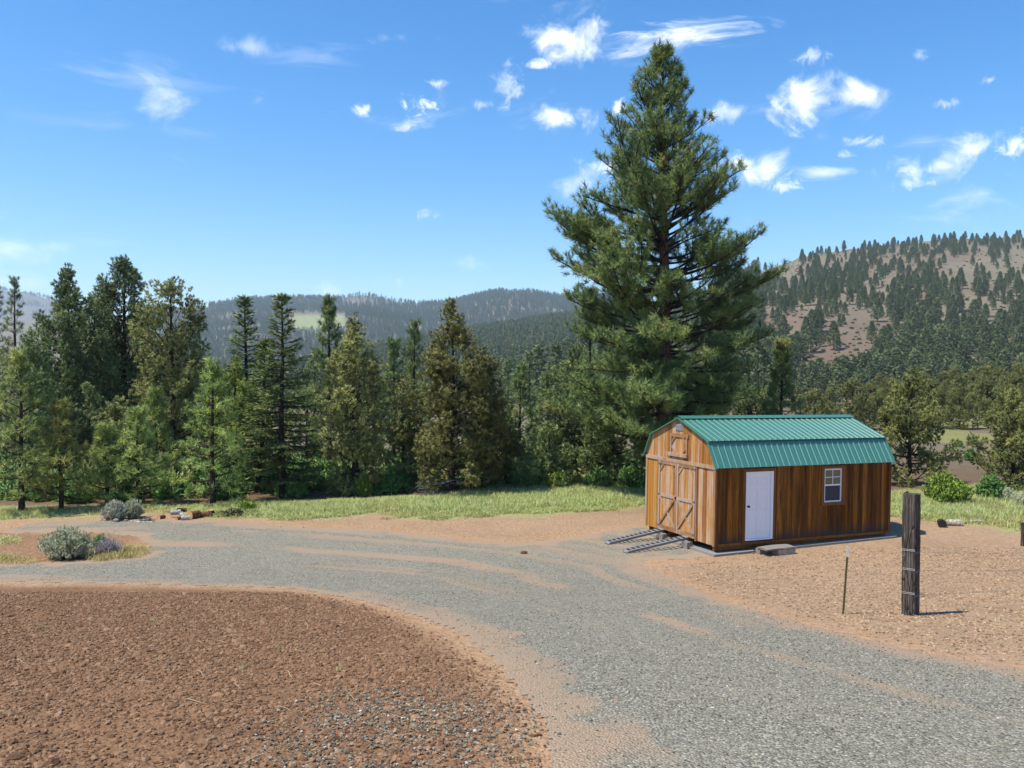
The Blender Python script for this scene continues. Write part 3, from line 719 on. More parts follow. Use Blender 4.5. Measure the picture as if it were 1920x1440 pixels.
# left, big ones behind
P_('juniper', 'big dense dark green tree with pointed top, left of the tallest juniper', 128, 46, 518, 88, 'darkjuniper', 7, bare=.06, dens=1.3, shape=cone(2.5, .12, .34))
P_('juniper', 'tallest dark green juniper on the left side, broad crown above the young pines', 235, 48, 486, 80, 'darkjuniper', 8, bare=.06, dens=1.3, shape=cone(2.6, .12, .36))
P_('juniper', 'olive juniper with rounded crown and a bare dark trunk below', 322, 44, 528, 56, 'juniper', 9, bare=.22, dens=1.0, shape=[(0,.7),(.2,1.2),(.4,1.55),(.6,1.6),(.8,1.45),(.92,.9),(1,.1)])
P_('juniper', 'dark juniper filling the gap between two big trees on the left', 180, 52, 560, 62, 'darkjuniper', 10, bare=.12)
P_('openpine', 'thin open pine on the bank at the far left, beside the distant mountain', 30, 70, 527, 30, 'needle', 11, bare=.35, n_br=34)
P_('openpine', 'sparse pine at the very left edge of the skyline', -4, 74, 545, 30, 'needle', 12, bare=.3, n_br=34)
P_('juniper', 'dark shaded juniper low behind the leftmost young pine', 55, 42, 640, 60, 'darkjuniper', 13, bare=.08)
P_('juniper', 'shadowy juniper behind the slender young pine, under the round crowned one', 300, 50, 640, 62, 'juniper', 14, bare=.1)
# firs
P_('fir', 'dark pointed fir left of the pair, behind the yellow green tree', 459, 42, 559, 60, 'fir', 15, bare=.10)
P_('fir', 'darkest fir with sharp tip and straight trunk at the grass edge', 529, 36, 556, 68, 'fir', 16, bare=.08)
P_('fir', 'dark fir with leaning trunk beside the darkest fir', 482, 37.5, 640, 54, 'fir', 17, bare=.12, lean=.05)
P_('juniper', 'yellow green leafy tree between the soft young pine and the firs', 440, 39.5, 688, 56, 'yellowleaf', 18, bare=.25)
P_('openpine', 'open crowned pine with see-through top right of the firs', 617, 46, 566, 48, 'needle', 19, bare=.18, n_br=64)
P_('juniper', 'olive juniper with grey twigs at the edge of the grass strip', 664, 37, 608, 60, 'juniper', 20, bare=.06, dens=1.15)
P_('pine', 'dark pine tucked behind the olive juniper on its right', 738, 44, 646, 38, 'needle', 21, bare=.1)
P_('pine', 'blue green pine top showing left of the golden juniper', 777, 46, 611, 42, 'needle', 22, bare=.1)
P_('juniper', 'big golden brown juniper with forked crown at the centre', 848, 36.5, 590, 74, 'goldjuniper', 23, bare=.06, dens=1.25)
P_('juniper', 'smaller golden juniper leaning against the big golden one', 905, 37.5, 672, 46, 'goldjuniper', 24, bare=.05, dens=1.1)
P_('juniper', 'dark green juniper low between the olive and golden junipers', 755, 38.5, 740, 46, 'darkjuniper', 25, bare=.05)
P_('pine', 'slim green pine just right of the golden junipers', 975, 42, 692, 46, 'needle', 26, bare=.06)
P_('pine', 'round topped green pine left of the ponderosa, lower than its neighbour', 1026, 44, 712, 46, 'needle', 27, bare=.06)
P_('juniper', 'low dark green tree at the grass edge right of the golden junipers', 948, 39, 775, 44, 'darkjuniper', 28, bare=.03)
P_('juniper', 'broad dark green tree under the left side of the ponderosa', 1078, 41, 668, 64, 'darkjuniper', 29, bare=.03, dens=1.2)
P_('juniper', 'dense green tree next to the shed gable, under the ponderosa', 1150, 40.5, 715, 62, 'darkjuniper', 30, bare=.02, dens=1.2)
P_('juniper', 'low bushy tree at the grass edge in front of the broad dark one', 1030, 38.5, 800, 48, 'darkjuniper', 31, bare=.02)
P_('openpine', 'pine hidden behind the left boughs of the ponderosa', 1108, 52, 545, 56, 'needle', 32, bare=.15, n_br=70)
THICK = ['low behind the leftmost bright young pine', 'between the leftmost young pine and the olive one', 'behind the gap right of the olive young pine', 'behind the small thin young pine', 'under the tallest juniper on the left',
         'right of the bare dark trunk of the round crowned juniper', 'behind the large soft young pine', 'behind the leaning fir trunk', 'just right of the darkest fir', 'left behind the olive juniper with grey twigs',
         'right behind the olive juniper with grey twigs', 'left behind the big golden juniper', 'right behind the smaller golden juniper', 'between the slim and the round topped green pines', 'behind the broad dark tree left of the ponderosa',
         'low at the left foot of the ponderosa', 'just left of the shed roof', 'directly behind the shed gable under the ponderosa']
for i, (px, D, top, hw, mt) in enumerate([(10,46,700,50,'darkjuniper'),(85,50,690,55,'darkjuniper'),(165,44,735,48,'darkjuniper'),(215,42,760,42,'juniper'),(262,52,660,55,'darkjuniper'),(345,47,720,48,'juniper'),
        (378,52,705,46,'darkjuniper'),(500,50,720,48,'darkjuniper'),(575,50,700,46,'darkjuniper'),(640,48,720,44,'juniper'),(700,46,700,46,'darkjuniper'),(790,44,720,48,'darkjuniper'),(930,46,735,44,'juniper'),
        (1000,48,745,48,'darkjuniper'),(1060,50,720,50,'darkjuniper'),(1110,47,760,48,'darkjuniper'),(1195,46,740,46,'darkjuniper'),(1245,48,760,50,'darkjuniper')]):
    P_('juniper', 'dark thicket tree '+THICK[i], px, D, top, hw, mt, 300+i, bare=.02, dens=.8, group='thicket trees left of the shed')
# right of the ponderosa
P_('openpine', 'light green pine right of the ponderosa above the roof ridge', 1466, 40, 650, 44, 'needle', 33, bare=.15, n_br=60)
P_('juniper', 'dark tree behind the roof under the right side of the ponderosa', 1405, 44, 722, 52, 'darkjuniper', 34, bare=.05)
P_('juniper', 'dark tree behind the middle of the shed, right under the ponderosa trunk', 1320, 43, 690, 56, 'darkjuniper', 35, bare=.05)
P_('juniper', 'olive juniper peeking over the middle of the roof ridge', 1530, 58, 735, 44, 'greenjuniper', 36, bare=.05)
P_('juniper', 'olive juniper peeking over the right end of the roof ridge', 1598, 62, 714, 44, 'greenjuniper', 37, bare=.05)
P_('juniper', 'wide olive juniper just right of the shed', 1708, 40, 712, 70, 'greenjuniper', 38, bare=.04, dens=1.25)
P_('juniper', 'dark green juniper cut off by the right edge, behind the sagebrush', 1902, 38, 734, 74, 'greenjuniper', 39, bare=.04, dens=1.25)

# the junipers across the little meadow: copies of two of those above, each its own tree
def copy_tree(src, loc, rz, sc, label, group):
    r = src.copy(); COL.objects.link(r); r.location = loc; r.rotation_euler = (0, 0, rz); r.scale = sc
    r['label'] = label; r['group'] = group
    for ch in src.children:
        c = ch.copy(); COL.objects.link(c); c.parent = r
    return r
roots = [o for o in bpy.data.objects if o.type == 'EMPTY' and o.name.startswith('juniper_tree')]
srcs = [o for o in roots if any(w in o["label"] for w in ("peeking", "wide olive"))]
rgm = random.Random(4)
ORD = ['first', 'second', 'third', 'fourth', 'fifth', 'sixth', 'seventh', 'eighth', 'ninth', 'tenth', 'eleventh', 'twelfth', 'thirteenth']
BELT = {p: ORD[i]+' olive juniper from the left in the front row across the meadow' for i, p in enumerate((1500,1556,1632,1672,1700,1745,1772,1800,1826,1852,1878,1905,1935))}
BELT.update({p: ORD[i]+' juniper from the left in the farther row across the meadow' for i, p in enumerate((1440,1650,1728,1790,1860,1910))})
for i, (px, D, top) in enumerate([(1500,84,742),(1556,92,728),(1632,88,722),(1672,98,712),(1700,110,704),(1745,92,714),(1772,104,700),(1800,90,706),(1826,112,698),(1852,96,690),(1878,108,694),(1905,88,702),(1935,94,690),
                                  (1440,100,730),(1650,120,706),(1728,124,700),(1790,128,692),(1860,130,686),(1910,126,684)]):
    s = srcs[i % len(srcs)]; x, y, z = ground_at(px, D); h = CAMZ+(HZ-top)*D/FPX-z
    h0 = max((c.data.vertices[j].co.z for c in s.children if c.name.startswith('trunk') for j in range(len(c.data.vertices))))
    q = h/h0
    copy_tree(s, (x, y, z), rgm.uniform(0, 6.28), (q*rgm.uniform(.9, 1.15), q*rgm.uniform(.9, 1.15), q),
              BELT[px], 'junipers across the meadow')

# ------------------------------------------------------------------ hillside pines
def small_conifer(seed, H, w, n, mat, round_=0.):
    rg = np.random.default_rng(seed); mb = MB()
    t = rg.random(n)**.8*.94+.06; az = rg.uniform(0, 6.28, n)
    prof = (1-t)**(.75-.3*round_)*(.55+.45*sstep(0, .22, t))*w
    r = prof*rg.uniform(.45, 1.05, n)
    P = np.stack([np.cos(az)*r, np.sin(az)*r, .10*H+t*H*.9], 1)
    A = unit(np.stack([np.cos(az), np.sin(az), np.full(n, .25)], 1))
    sprigs(mb, P, A, 2, .07*H, .040*H, 1.2, .05*H, rg, np.clip(.2+.6*rg.random(n), 0, .99))
    mb.tube([(0, 0, -.3), (0, 0, H*.5), (0, 0, H*.97)], [.022*H, .014*H, .004*H], 5, tint=0.0)
    me = mb.mesh('pine_tree'); me.materials.append(mat); return me
hill_me = [small_conifer(100+i, 10., 2.7+.4*(i % 3), 640, M['farneedle'], .5*(i % 2)) for i in range(6)]
def hill_trees():
    rg = np.random.default_rng(77); spots = []
    tries = 0
    while len(spots) < 1550 and tries < 60000:
        tries += 1
        px = rg.uniform(1330, 1960); py = rg.uniform(440, 762)
        sky = np.interp(px, [p[0] for p in R_RIGHT], [p[1] for p in R_RIGHT])
        if py < sky+1: continue
        n = fbm(np.array([px/48.]), np.array([py/26.]), 15, 3)[0]
        d = .30
        belt = math.exp(-((py-(566-(px-1400)*.20))/34)**2)*(px < 1760); d += .95*belt
        d += 1.1*math.exp(-((py-sky-8)/16)**2)*(px > 1495)
        d += .15*math.exp(-((py-735)/34)**2)+.65*math.exp(-(((px-1740)/60)**2+((py-640)/60)**2))
        d *= .35+1.3*sstep(.36, .62, n)
        d -= .30*math.exp(-(((px-1560)/120)**2+((py-655)/52)**2))
        if px < 1500: d *= 1.0 if py > 540 else .25
        if rg.random() > d*.9: continue
        h = hit(px, py)
        if h is None or h[1] < 235 or h[1] > 1150: continue
        if any((h[0]-a)**2+(h[1]-b)**2 < 9 for a, b, *_ in spots[-200:]): continue
        spots.append((h[0], h[1], (.35+.85*rg.random()**.8)*(1.1 if py > 600 else .95)))
    spots.sort(key=lambda s: s[1]/s[2])
    for i, (x, y, s) in enumerate(spots[:300]):
        o = link('pine_tree', hill_me[i % 6]); o.location = (x, y, float(terrain(x, y))-.3)
        o.rotation_euler = (0, 0, rg.uniform(0, 6.28)); o.scale = (s*rg.uniform(.9, 1.15), s*rg.uniform(.9, 1.15), s)
        tag(o, 'small dark green pine scattered on the dry brown hillside at right', 'tree', 'pines on the dry hillside')
    rest = np.array(spots[300:])
    if len(rest):
        m = len(rest); pr = bpy.data.objects.new('hill_pine_piece', hill_me[0]); z = terrain(rest[:, 0], rest[:, 1])
        tag(scatter('distant_hill_pines', np.c_[rest[:, 0], rest[:, 1], z-.3], np.c_[np.zeros((m, 2)), rg.uniform(0, 6.28, m)], np.repeat(rest[:, 2:3], 3, 1), pr), kind='stuff')
hill_trees()
# low brush dotting the hillside
def hill_brush():
    rg = np.random.default_rng(79); mb = MB(); n = 60
    o = unit(rg.normal(size=(n, 3))); o[:, 2] = abs(o[:, 2])*.8
    sprigs(mb, o*.5, unit(o+np.array([0, 0, .4])), 2, .4, .28, .8, .1, rg, rg.random(n)*.8)
    pr = proto('brush_piece', mb, M['farneedle']); S = []
    for _ in range(1500):
        h = hit(rg.uniform(1380, 1960), rg.uniform(470, 750))
        if h and 235 < h[1] < 1000: S.append((h[0], h[1], rg.uniform(.5, 1.6)))
    S = np.array(S); m = len(S)
    tag(scatter('hillside_brush', np.c_[S[:, 0], S[:, 1], terrain(S[:, 0], S[:, 1])], np.c_[np.zeros((m, 2)), rg.uniform(0, 6.28, m)], np.repeat(S[:, 2:3], 3, 1), pr), kind='stuff')
hill_brush()
# the far woods, one mass
def woods():
    rg = np.random.default_rng(83)
    far_me = [small_conifer(200+i, 14., 3.0, 130, M['fargreen'], .2) for i in range(3)]; mid_me = [small_conifer(210+i, 14., 3.0, 130, M['farneedle'], .2) for i in range(3)]
    def put(name, n, pxr, Dr, keep, smin, smax, q):
        px = rg.uniform(*pxr, n); D = np.sqrt(rg.uniform(Dr[0]**2, Dr[1]**2, n)); x = (px-960)/FPX*D; y = D; z = terrain(x, y)
        X, Y = project(x, y, z); k = keep(X, Y, x, y, D); x = x[k]; y = y[k]; z = z[k]; m = len(x)
        s = rg.uniform(smin, smax, m)
        tag(scatter(name, np.c_[x, y, z-.5], np.c_[np.zeros((m, 2)), rg.uniform(0, 6.28, m)], np.repeat(s[:, None], 3, 1), bpy.data.objects.new('far_pine_piece', (mid_me if Dr[1] < 1400 else far_me)[q])), kind='stuff')
    def kf(X, Y, x, y, D):
        n = fbm(x/120, y/120, 5, 3); op = (X > 540) & (X < 648) & (Y > 588) & (Y < 622) & (D > 1200)
        bald = ((X > 640) & (X < 790) & (Y < 574) & (rg.random(len(X)) < .72)) | ((X < 392) & (Y < 584)) | ((np.abs(X-965) < 22) & (Y < 549))
        clear = (n < .30) & (rg.random(len(X)) < .8)
        return ~(op | bald | clear)
    for q in range(3):
        put('far_woods', 9500, (250, 1480), (1250, 2950), kf, .75, 1.25, q)
        put('middle_woods', 5200, (300, 1420), (430, 1330), lambda X, Y, x, y, D: (fbm(x/60, y/60, 9, 3) > .34) | (rg.random(len(X)) < .25), .7, 1.25, q)
        put('left_mountain_woods', 2600, (-150, 320), (2700, 4600), lambda X, Y, x, y, D: fbm(x/160, y/160, 9, 3) > .5, .9, 1.4, q)
    put('valley_woods', 900, (300, 1460), (140, 430), lambda X, Y, x, y, D: fbm(x/40, y/40, 19, 3) > .42, .55, .95, 0)
woods()

# ------------------------------------------------------------------ the shed
def wood(name, stops, grey, greyamt, dark=None, blotch=1.0, foot=None, vert=True, rough=.62):
    """stained boards: grain along the board, streaks, greyed patches and a weathered foot"""
    t = NT(name); r = t.rand()
    off = t.N.new('ShaderNodeCombineXYZ'); t.put(off.inputs[0], t.math('MULTIPLY', r, 37.)); t.put(off.inputs[1], t.math('MULTIPLY', r, 13.)); t.put(off.inputs[2], t.math('MULTIPLY', r, 51.))
    base = t.N.new('ShaderNodeTexCoord').outputs['Object']
    def vec(sc):
        a = t.N.new('ShaderNodeVectorMath'); a.operation = 'ADD'; t.L.new(base, a.inputs[0]); t.L.new(off.outputs[0], a.inputs[1])
        m = t.N.new('ShaderNodeMapping'); m.inputs['Scale'].default_value = sc; t.L.new(a.outputs[0], m.inputs[0]); return m.outputs[0]
    gs = (22, 22, 1.1) if vert else (2.0, 2.0, 26)
    g = t.noise(vec(gs), 1.6, 6, .65, 1.2); st = t.noise(vec((5.5, 5.5, .30) if vert else (1, 1, 5)), 1.3, 5, .6, .4)
    v = t.math('ADD', t.math('MULTIPLY', g, .36), t.math('MULTIPLY', st, .62*blotch))
    v = t.math('ADD', v, t.rng(r, 0, 1, -.10, .10))
    col = t.ramp(t.rng(v, .30, .74), stops)
    gn = t.noise(vec((9, 9, .8)), 1.1, 6, .7, .6)
    col = t.mix(t.rng(t.math('ADD', gn, t.rng(r, 0, 1, -.08, .08)), .62-greyamt*.3, .74-greyamt*.2), col, grey)
    if foot:
        sx = t.N.new('ShaderNodeSeparateXYZ'); t.L.new(base, sx.inputs[0])
        zz = t.math('ADD', sx.outputs[2], t.math('MULTIPLY', t.math('SUBTRACT', st, .5), .55))
        col = t.mix(t.rng(zz, .10, .42, .85, 0.), col, foot)
    t.set(col, rough, spec=.12); t.bump(g, .35, .006); return t.m
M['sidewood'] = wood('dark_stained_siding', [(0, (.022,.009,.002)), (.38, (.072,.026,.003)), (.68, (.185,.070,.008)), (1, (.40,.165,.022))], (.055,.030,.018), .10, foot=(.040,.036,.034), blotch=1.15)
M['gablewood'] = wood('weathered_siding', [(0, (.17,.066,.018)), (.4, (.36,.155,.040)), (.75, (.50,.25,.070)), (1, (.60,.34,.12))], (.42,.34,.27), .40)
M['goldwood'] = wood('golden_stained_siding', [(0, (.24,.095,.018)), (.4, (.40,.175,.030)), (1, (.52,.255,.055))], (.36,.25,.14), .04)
M['trim'] = wood('weathered_trim', [(0, (.20,.10,.045)), (.5, (.36,.20,.10)), (1, (.48,.31,.18))], (.36,.30,.26), .40)
M['trimflat'] = wood('weathered_rails', [(0, (.20,.10,.045)), (.5, (.36,.20,.10)), (1, (.48,.31,.18))], (.36,.30,.26), .42, vert=False)
M['sidetrim'] = wood('brown_trim', [(0, (.085,.034,.010)), (.5, (.19,.078,.022)), (1, (.28,.125,.036))], (.10,.06,.04), .08)
M['inner'] = plain('dark_interior', (.02,.016,.012), .9)
M['white'] = plain('white_door_paint', (.84,.84,.85), .38, var=.03, spec=.5)
M['vinyl'] = plain('white_vinyl', (.80,.80,.80), .35, var=.02)
M['blackmetal'] = plain('black_iron', (.02,.02,.02), .45, .6)
M['vent'] = plain('grey_vent', (.30,.31,.32), .55, .2)
M['concrete'] = plain('pale_concrete', (.23,.22,.20), .9, var=.2, scale=6, bump=.4)
M['alu'] = plain('aluminium', (.62,.63,.65), .42, .75, var=.12, scale=20)
M['darkalu'] = plain('dark_aluminium', (.20,.205,.22), .5, .6)
def metal_roof():
    t = NT('green_roof_metal'); n = t.noise(t.coord('Object'), 1.3, 4, .6); n2 = t.noise(t.coord('Object', (1, 1, 6)), 5, 4)
    t.set(t.mix(t.rng(n2, .3, .7), (.033,.158,.096), (.044,.184,.114)), .5, spec=.7)
    t.p.inputs['Coat Weight'].default_value = .85; t.p.inputs['Coat Roughness'].default_value = .32; t.p.inputs['Coat IOR'].default_value = 1.9
    return t.m
M['roof'] = metal_roof()
def glass(name, c):
    t = NT(name); n = t.noise(t.coord('Object'), 2., 2); t.set(t.mix(n, c, tuple(v*1.3 for v in c)), .06, spec=.9); return t.m
M['glass'] = glass('window_glass', (.085,.095,.060)); M['screen'] = plain('dark_insect_screen', (.028,.032,.050), .6, var=.2, scale=60)

SW, SL = 3.70, 6.86
YAW = .411
shed = thing('storage_shed', 'brown wooden barn shed with green metal roof and white side door', 'shed', (5.924, 24.816, .28), (0, .018, YAW))
def sub(rects, h):
    """cut a rectangular hole out of a list of rectangles"""
    o = []
    for (a, b, c, d) in rects:
        x0, x1, z0, z1 = h
        if x1 <= a or x0 >= b or z1 <= c or z0 >= d: o.append((a, b, c, d)); continue
        if x0 > a: o.append((a, x0, c, d))
        if x1 < b: o.append((x1, b, c, d))
        lo, hi = max(a, x0), min(b, x1)
        if z0 > c: o.append((lo, hi, c, z0))
        if z1 < d: o.append((lo, hi, z1, d))
    return o
def zroof(w):                         # underside of the gambrel roof
    w = min(w, SW-w); e = (-.09, 2.28); b = (.34, 3.055); r = (SW/2, 3.64)
    return e[1]+(b[1]-e[1])*(w-e[0])/(b[0]-e[0]) if w < b[0] else b[1]+(r[1]-b[1])*(w-b[0])/(r[0]-b[0])
# dark solid core, added to block light behind the boards
mb = MB(); out = [(.03, .02), (SW-.03, .02), (SW-.03, zroof(.03)-.03), (SW-.34, 3.02), (SW/2, 3.60), (.34, 3.02), (.03, zroof(.03)-.03)]
mb.prism(out, 0, .03, SL-.03); mb.build('light_block_core', M['inner'], shed)
# long side boards
DOOR = (1.05, 2.07, .10, 2.14); WIN = (4.07, 4.77, 1.10, 2.14)
rg = random.Random(2)
u = 0.0
while u < SL-.01:
    u1 = min(u+.2032, SL)
    for (a, b, c, d) in sub(sub([(u+.0025, u1-.0025, 0.0, 2.33)], DOOR), WIN):
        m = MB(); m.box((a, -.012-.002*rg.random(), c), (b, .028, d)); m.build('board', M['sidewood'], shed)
    u = u1
# far long side and far gable (same siding)
for v0 in np.arange(0, SL, .2032):
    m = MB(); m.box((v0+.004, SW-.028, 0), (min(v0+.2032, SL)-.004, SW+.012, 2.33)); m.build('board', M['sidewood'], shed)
def gable_board(w0, w1, z0, z1, u0, u1, mat, parent=shed, name='board'):
    top = [(w1, min(z1, zroof(w1)-.004))]
    for kx in (SW-.34, SW/2, .34):
        if w0+1e-4 < kx < w1-1e-4: top.append((kx, min(z1, zroof(kx)-.004)))
    top.append((w0, min(z1, zroof(w0)-.004)))
    if min(p[1] for p in top) <= z0+.01: return
    m = MB(); m.prism([(w0, z0), (w1, z0)]+top, 0, u0, u1); m.build(name, mat, parent)
LOFT = (1.40, 2.32, 2.45, 3.15)
nbd = 18; bwid = SW/nbd
for i in range(nbd):
    w0 = i*bwid+.004; w1 = (i+1)*bwid-.004; j = .002*rg.random()
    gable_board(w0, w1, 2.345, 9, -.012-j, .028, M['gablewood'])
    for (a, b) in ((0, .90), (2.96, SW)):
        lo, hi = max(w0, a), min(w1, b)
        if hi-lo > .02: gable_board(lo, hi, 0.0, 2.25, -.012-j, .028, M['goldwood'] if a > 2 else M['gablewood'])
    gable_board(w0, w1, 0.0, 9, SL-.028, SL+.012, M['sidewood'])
def beam(name, lo, hi, mat=None, parent=shed):
    m = MB(); m.box(lo, hi); return m.build(name, mat or M['trim'], parent)
# gable trim
beam('cross_beam', (-.050, -.012, 2.235), (.0, SW+.012, 2.345), M['trimflat'])
for w0, w1 in ((-.014, .085), (.885, .945), (2.955, 3.015), (SW-.085, SW+.014)): beam('trim_board', (-.040, w0, -.02), (-.016, w1, 2.232))
for w0 in (-.040, SW+.016): beam('trim_board', (-.014, w0, -.02), (.085, w0+.024, 2.30), M['sidetrim'])
beam('trim_board', (SL-.085, -.040, -.02), (SL+.014, -.016, 2.29), M['sidetrim'])
beam('sill_board', (.09, -.036, -.02), (SL-.09, -.018, .055), M['sidetrim'])
# double barn doors
def barn_door(w0, w1, hinge_hi):
    z0, z1 = .04, 2.225; d = MB(); d.box((-.010, w0+.004, z0), (.02, w1-.004, z1)); door = d.build('barn_door', M['gablewood'], shed)
    n = 5; b = (w1-w0-.02)/n
    for i in range(n): gable_board(w0+.01+i*b+.003, w0+.01+(i+1)*b-.003, z0+.01, z1-.01, -.022-.002*rg.random(), -.0102, M['gablewood'], door, 'door_board')
    A = -.050; B = -.0245; s = .085
    beam('stile', (A, w0+.004, z0), (B, w0+s, z1), None, door); beam('stile', (A, w1-s, z0), (B, w1-.004, z1), None, door)
    for a, b_ in ((z0, z0+.14), (1.085, 1.185), (z1-.09, z1)): beam('rail', (A, w0+s+.001, a), (B, w1-s-.001, b_), M['trimflat'], door)
    for sg, wc in ((1, w0+s), (-1, w1-s)):
        m = MB(); m.bar((-.036, wc, z1-.31), (-.036, wc+sg*.21, z1-.095), .06, .022, (1, 0, 0)); m.build('corner_brace', M['trim'], door)
    m = MB(); m.bar((-.040, w0+s, z0+.15), (-.040, w1-s, 1.08), .065, .022, (1, 0, 0)); m.build('cross_brace', M['trim'], door)
    m = MB(); m.bar((-.0515, w1-s, z0+.15), (-.0515, w0+s, 1.08), .065, .022, (1, 0, 0)); m.build('cross_brace', M['trim'], door)
    for z in (.12, 1.12, 2.1):
        wh = w1-.004 if hinge_hi else w0+.004; sg = -1 if hinge_hi else 1
        m = MB(); m.box((-.058, min(wh, wh+sg*.12), z), (-.0505, max(wh, wh+sg*.12), z+.055)); m.tube([(-.054, wh, z-.01), (-.054, wh, z+.065)], .010, 6); m.build('hinge', M['darkalu'], door)
    return door
barn_door(.952, 1.928, False); ld = barn_door(1.932, 2.948, True)
m = MB(); m.box((-.066, 1.93, 1.10), (-.0505, 1.99, 1.17)); m.tube([(-.07, 1.95, 1.13), (-.10, 1.95, 1.13)], .014, 8); m.build('latch', M['blackmetal'], ld)
# loft frame with corner braces
a, b, c, d = LOFT; A, B = -.050, -.016
lf = beam('loft_frame', (A, a-.05, d-.10), (B, b+.05, d), M['trimflat'])
beam('sill', (A-.045, a-.03, c-.01), (B, b+.06, c+.10), M['trimflat'], lf)
beam('jamb', (A, a, c+.101), (B, a+.085, d-.101), None, lf); beam('jamb', (A, b-.085, c+.101), (B, b, d-.101), None, lf)
for wc, zc, sw, sz in ((a+.085, d-.1, 1, -1), (b-.085, d-.1, -1, -1), (a+.085, c+.1, 1, 1), (b-.085, c+.1, -1, 1)):
    m = MB(); m.bar((-.034, wc, zc+sz*.19), (-.034, wc+sw*.17, zc), .045, .024, (1, 0, 0)); m.build('corner_brace', M['trim'], lf)
vent = beam('gable_vent', (-.030, 1.68, 3.245), (-.014, 2.06, 3.46), M['vent'])
for i in range(6): beam('louvre', (-.040, 1.70, 3.262+i*.032), (-.031, 2.04, 3.280+i*.032), M['vent'], vent)
# white side door
fr = beam('side_door', (1.085, -.012, .14), (1.985, .02, 2.085), M['white'])
for lo, hi in (((1.05, -.055, .10), (1.088, .01, 2.14)), ((1.982, -.055, .10), (2.07, .01, 2.14)), ((1.089, -.055, 2.082), (1.981, .01, 2.14)), ((1.089, -.075, .10), (1.981, .0, .145))):
    beam('door_frame', lo, hi, M['white'], fr)
du0, du1 = 1.095, 1.975; st = .115; midu = (du0+du1)/2
cols = ((du0+st, midu-.05), (midu+.05, du1-st)); rows = ((.30, .84), (.99, 1.62), (1.75, 1.97))
zs = [.15]+[v for r_ in rows for v in r_]+[2.078]
for x0, x1 in ((du0, du0+st-.001), (midu-.049, midu+.049), (du1-st+.001, du1)): beam('door_stile', (x0, -.026, .15), (x1, -.0125, 2.078), M['white'], fr)
for i in range(0, len(zs), 2):
    for x0, x1 in cols: beam('door_rail', (x0, -.0258, zs[i]), (x1, -.0125, zs[i+1]), M['white'], fr)
for x0, x1 in cols:
    for z0, z1 in rows:
        p = MB(); V = []
        for q, yy in ((.018, -.0126), (.055, -.024)): V += [(x0+q, yy, z0+q), (x1-q, yy, z0+q), (x1-q, yy, z1-q), (x0+q, yy, z1-q)]
        p.add(V, [(4, 5, 6, 7), (0, 1, 5, 4), (1, 2, 6, 5), (2, 3, 7, 6), (3, 0, 4, 7)]); p.build('door_panel', M['white'], fr)
k_ = MB(); k_.tube([(1.15, -.026, 1.11), (1.15, -.05, 1.11), (1.15, -.055, 1.11), (1.15, -.085, 1.11), (1.15, -.098, 1.11)], [.03, .03, .012, .032, .018], 12); k_.build('door_knob', M['blackmetal'], fr, True)
for lo, hi in (((.945, -.046, .02), (1.048, -.016, 2.235)), ((2.072, -.046, .02), (2.165, -.016, 2.235)), ((1.049, -.046, 2.141), (2.071, -.016, 2.235))): beam('trim_board', lo, hi, M['sidetrim'])
# window
a, b, c, d = WIN
wn = beam('window', (a, -.004, c), (b, .02, d), M['inner'])
for lo, hi in (((a, -.034, c), (a+.038, -.002, d)), ((b-.038, -.034, c), (b, -.002, d)), ((a+.039, -.034, c), (b-.039, -.002, c+.045)), ((a+.039, -.034, d-.04), (b-.039, -.002, d)),
               ((a+.039, -.032, 1.610), (b-.039, -.002, 1.655))): beam('window_frame', lo, hi, M['vinyl'], wn)
mu, mz = (a+b)/2, (1.655+d-.04)/2
beam('muntin', (mu-.010, -.026, 1.656), (mu+.010, -.014, d-.041), M['vinyl'], wn)
for x0, x1 in ((a+.039, mu-.0105), (mu+.0105, b-.039)):
    beam('muntin', (x0, -.0255, mz-.010), (x1, -.0145, mz+.010), M['vinyl'], wn)
    for z0, z1 in ((1.656, mz-.0105), (mz+.0105, d-.041)): beam('pane', (x0, -.012, z0), (x1, -.006, z1), M['glass'], wn)
beam('insect_screen', (a+.039, -.014, c+.046), (b-.039, -.006, 1.609), M['screen'], wn)
for lo, hi in (((3.955, -.050, c-.004), (a-.002, -.016, d+.004)), ((b+.002, -.050, c-.004), (4.92, -.016, d+.004)), ((3.945, -.050, d+.006), (4.93, -.016, d+.09)), ((3.925, -.075, c-.10), (4.945, -.016, c-.006))):
    beam('window_trim', lo, hi, M['sidetrim'])
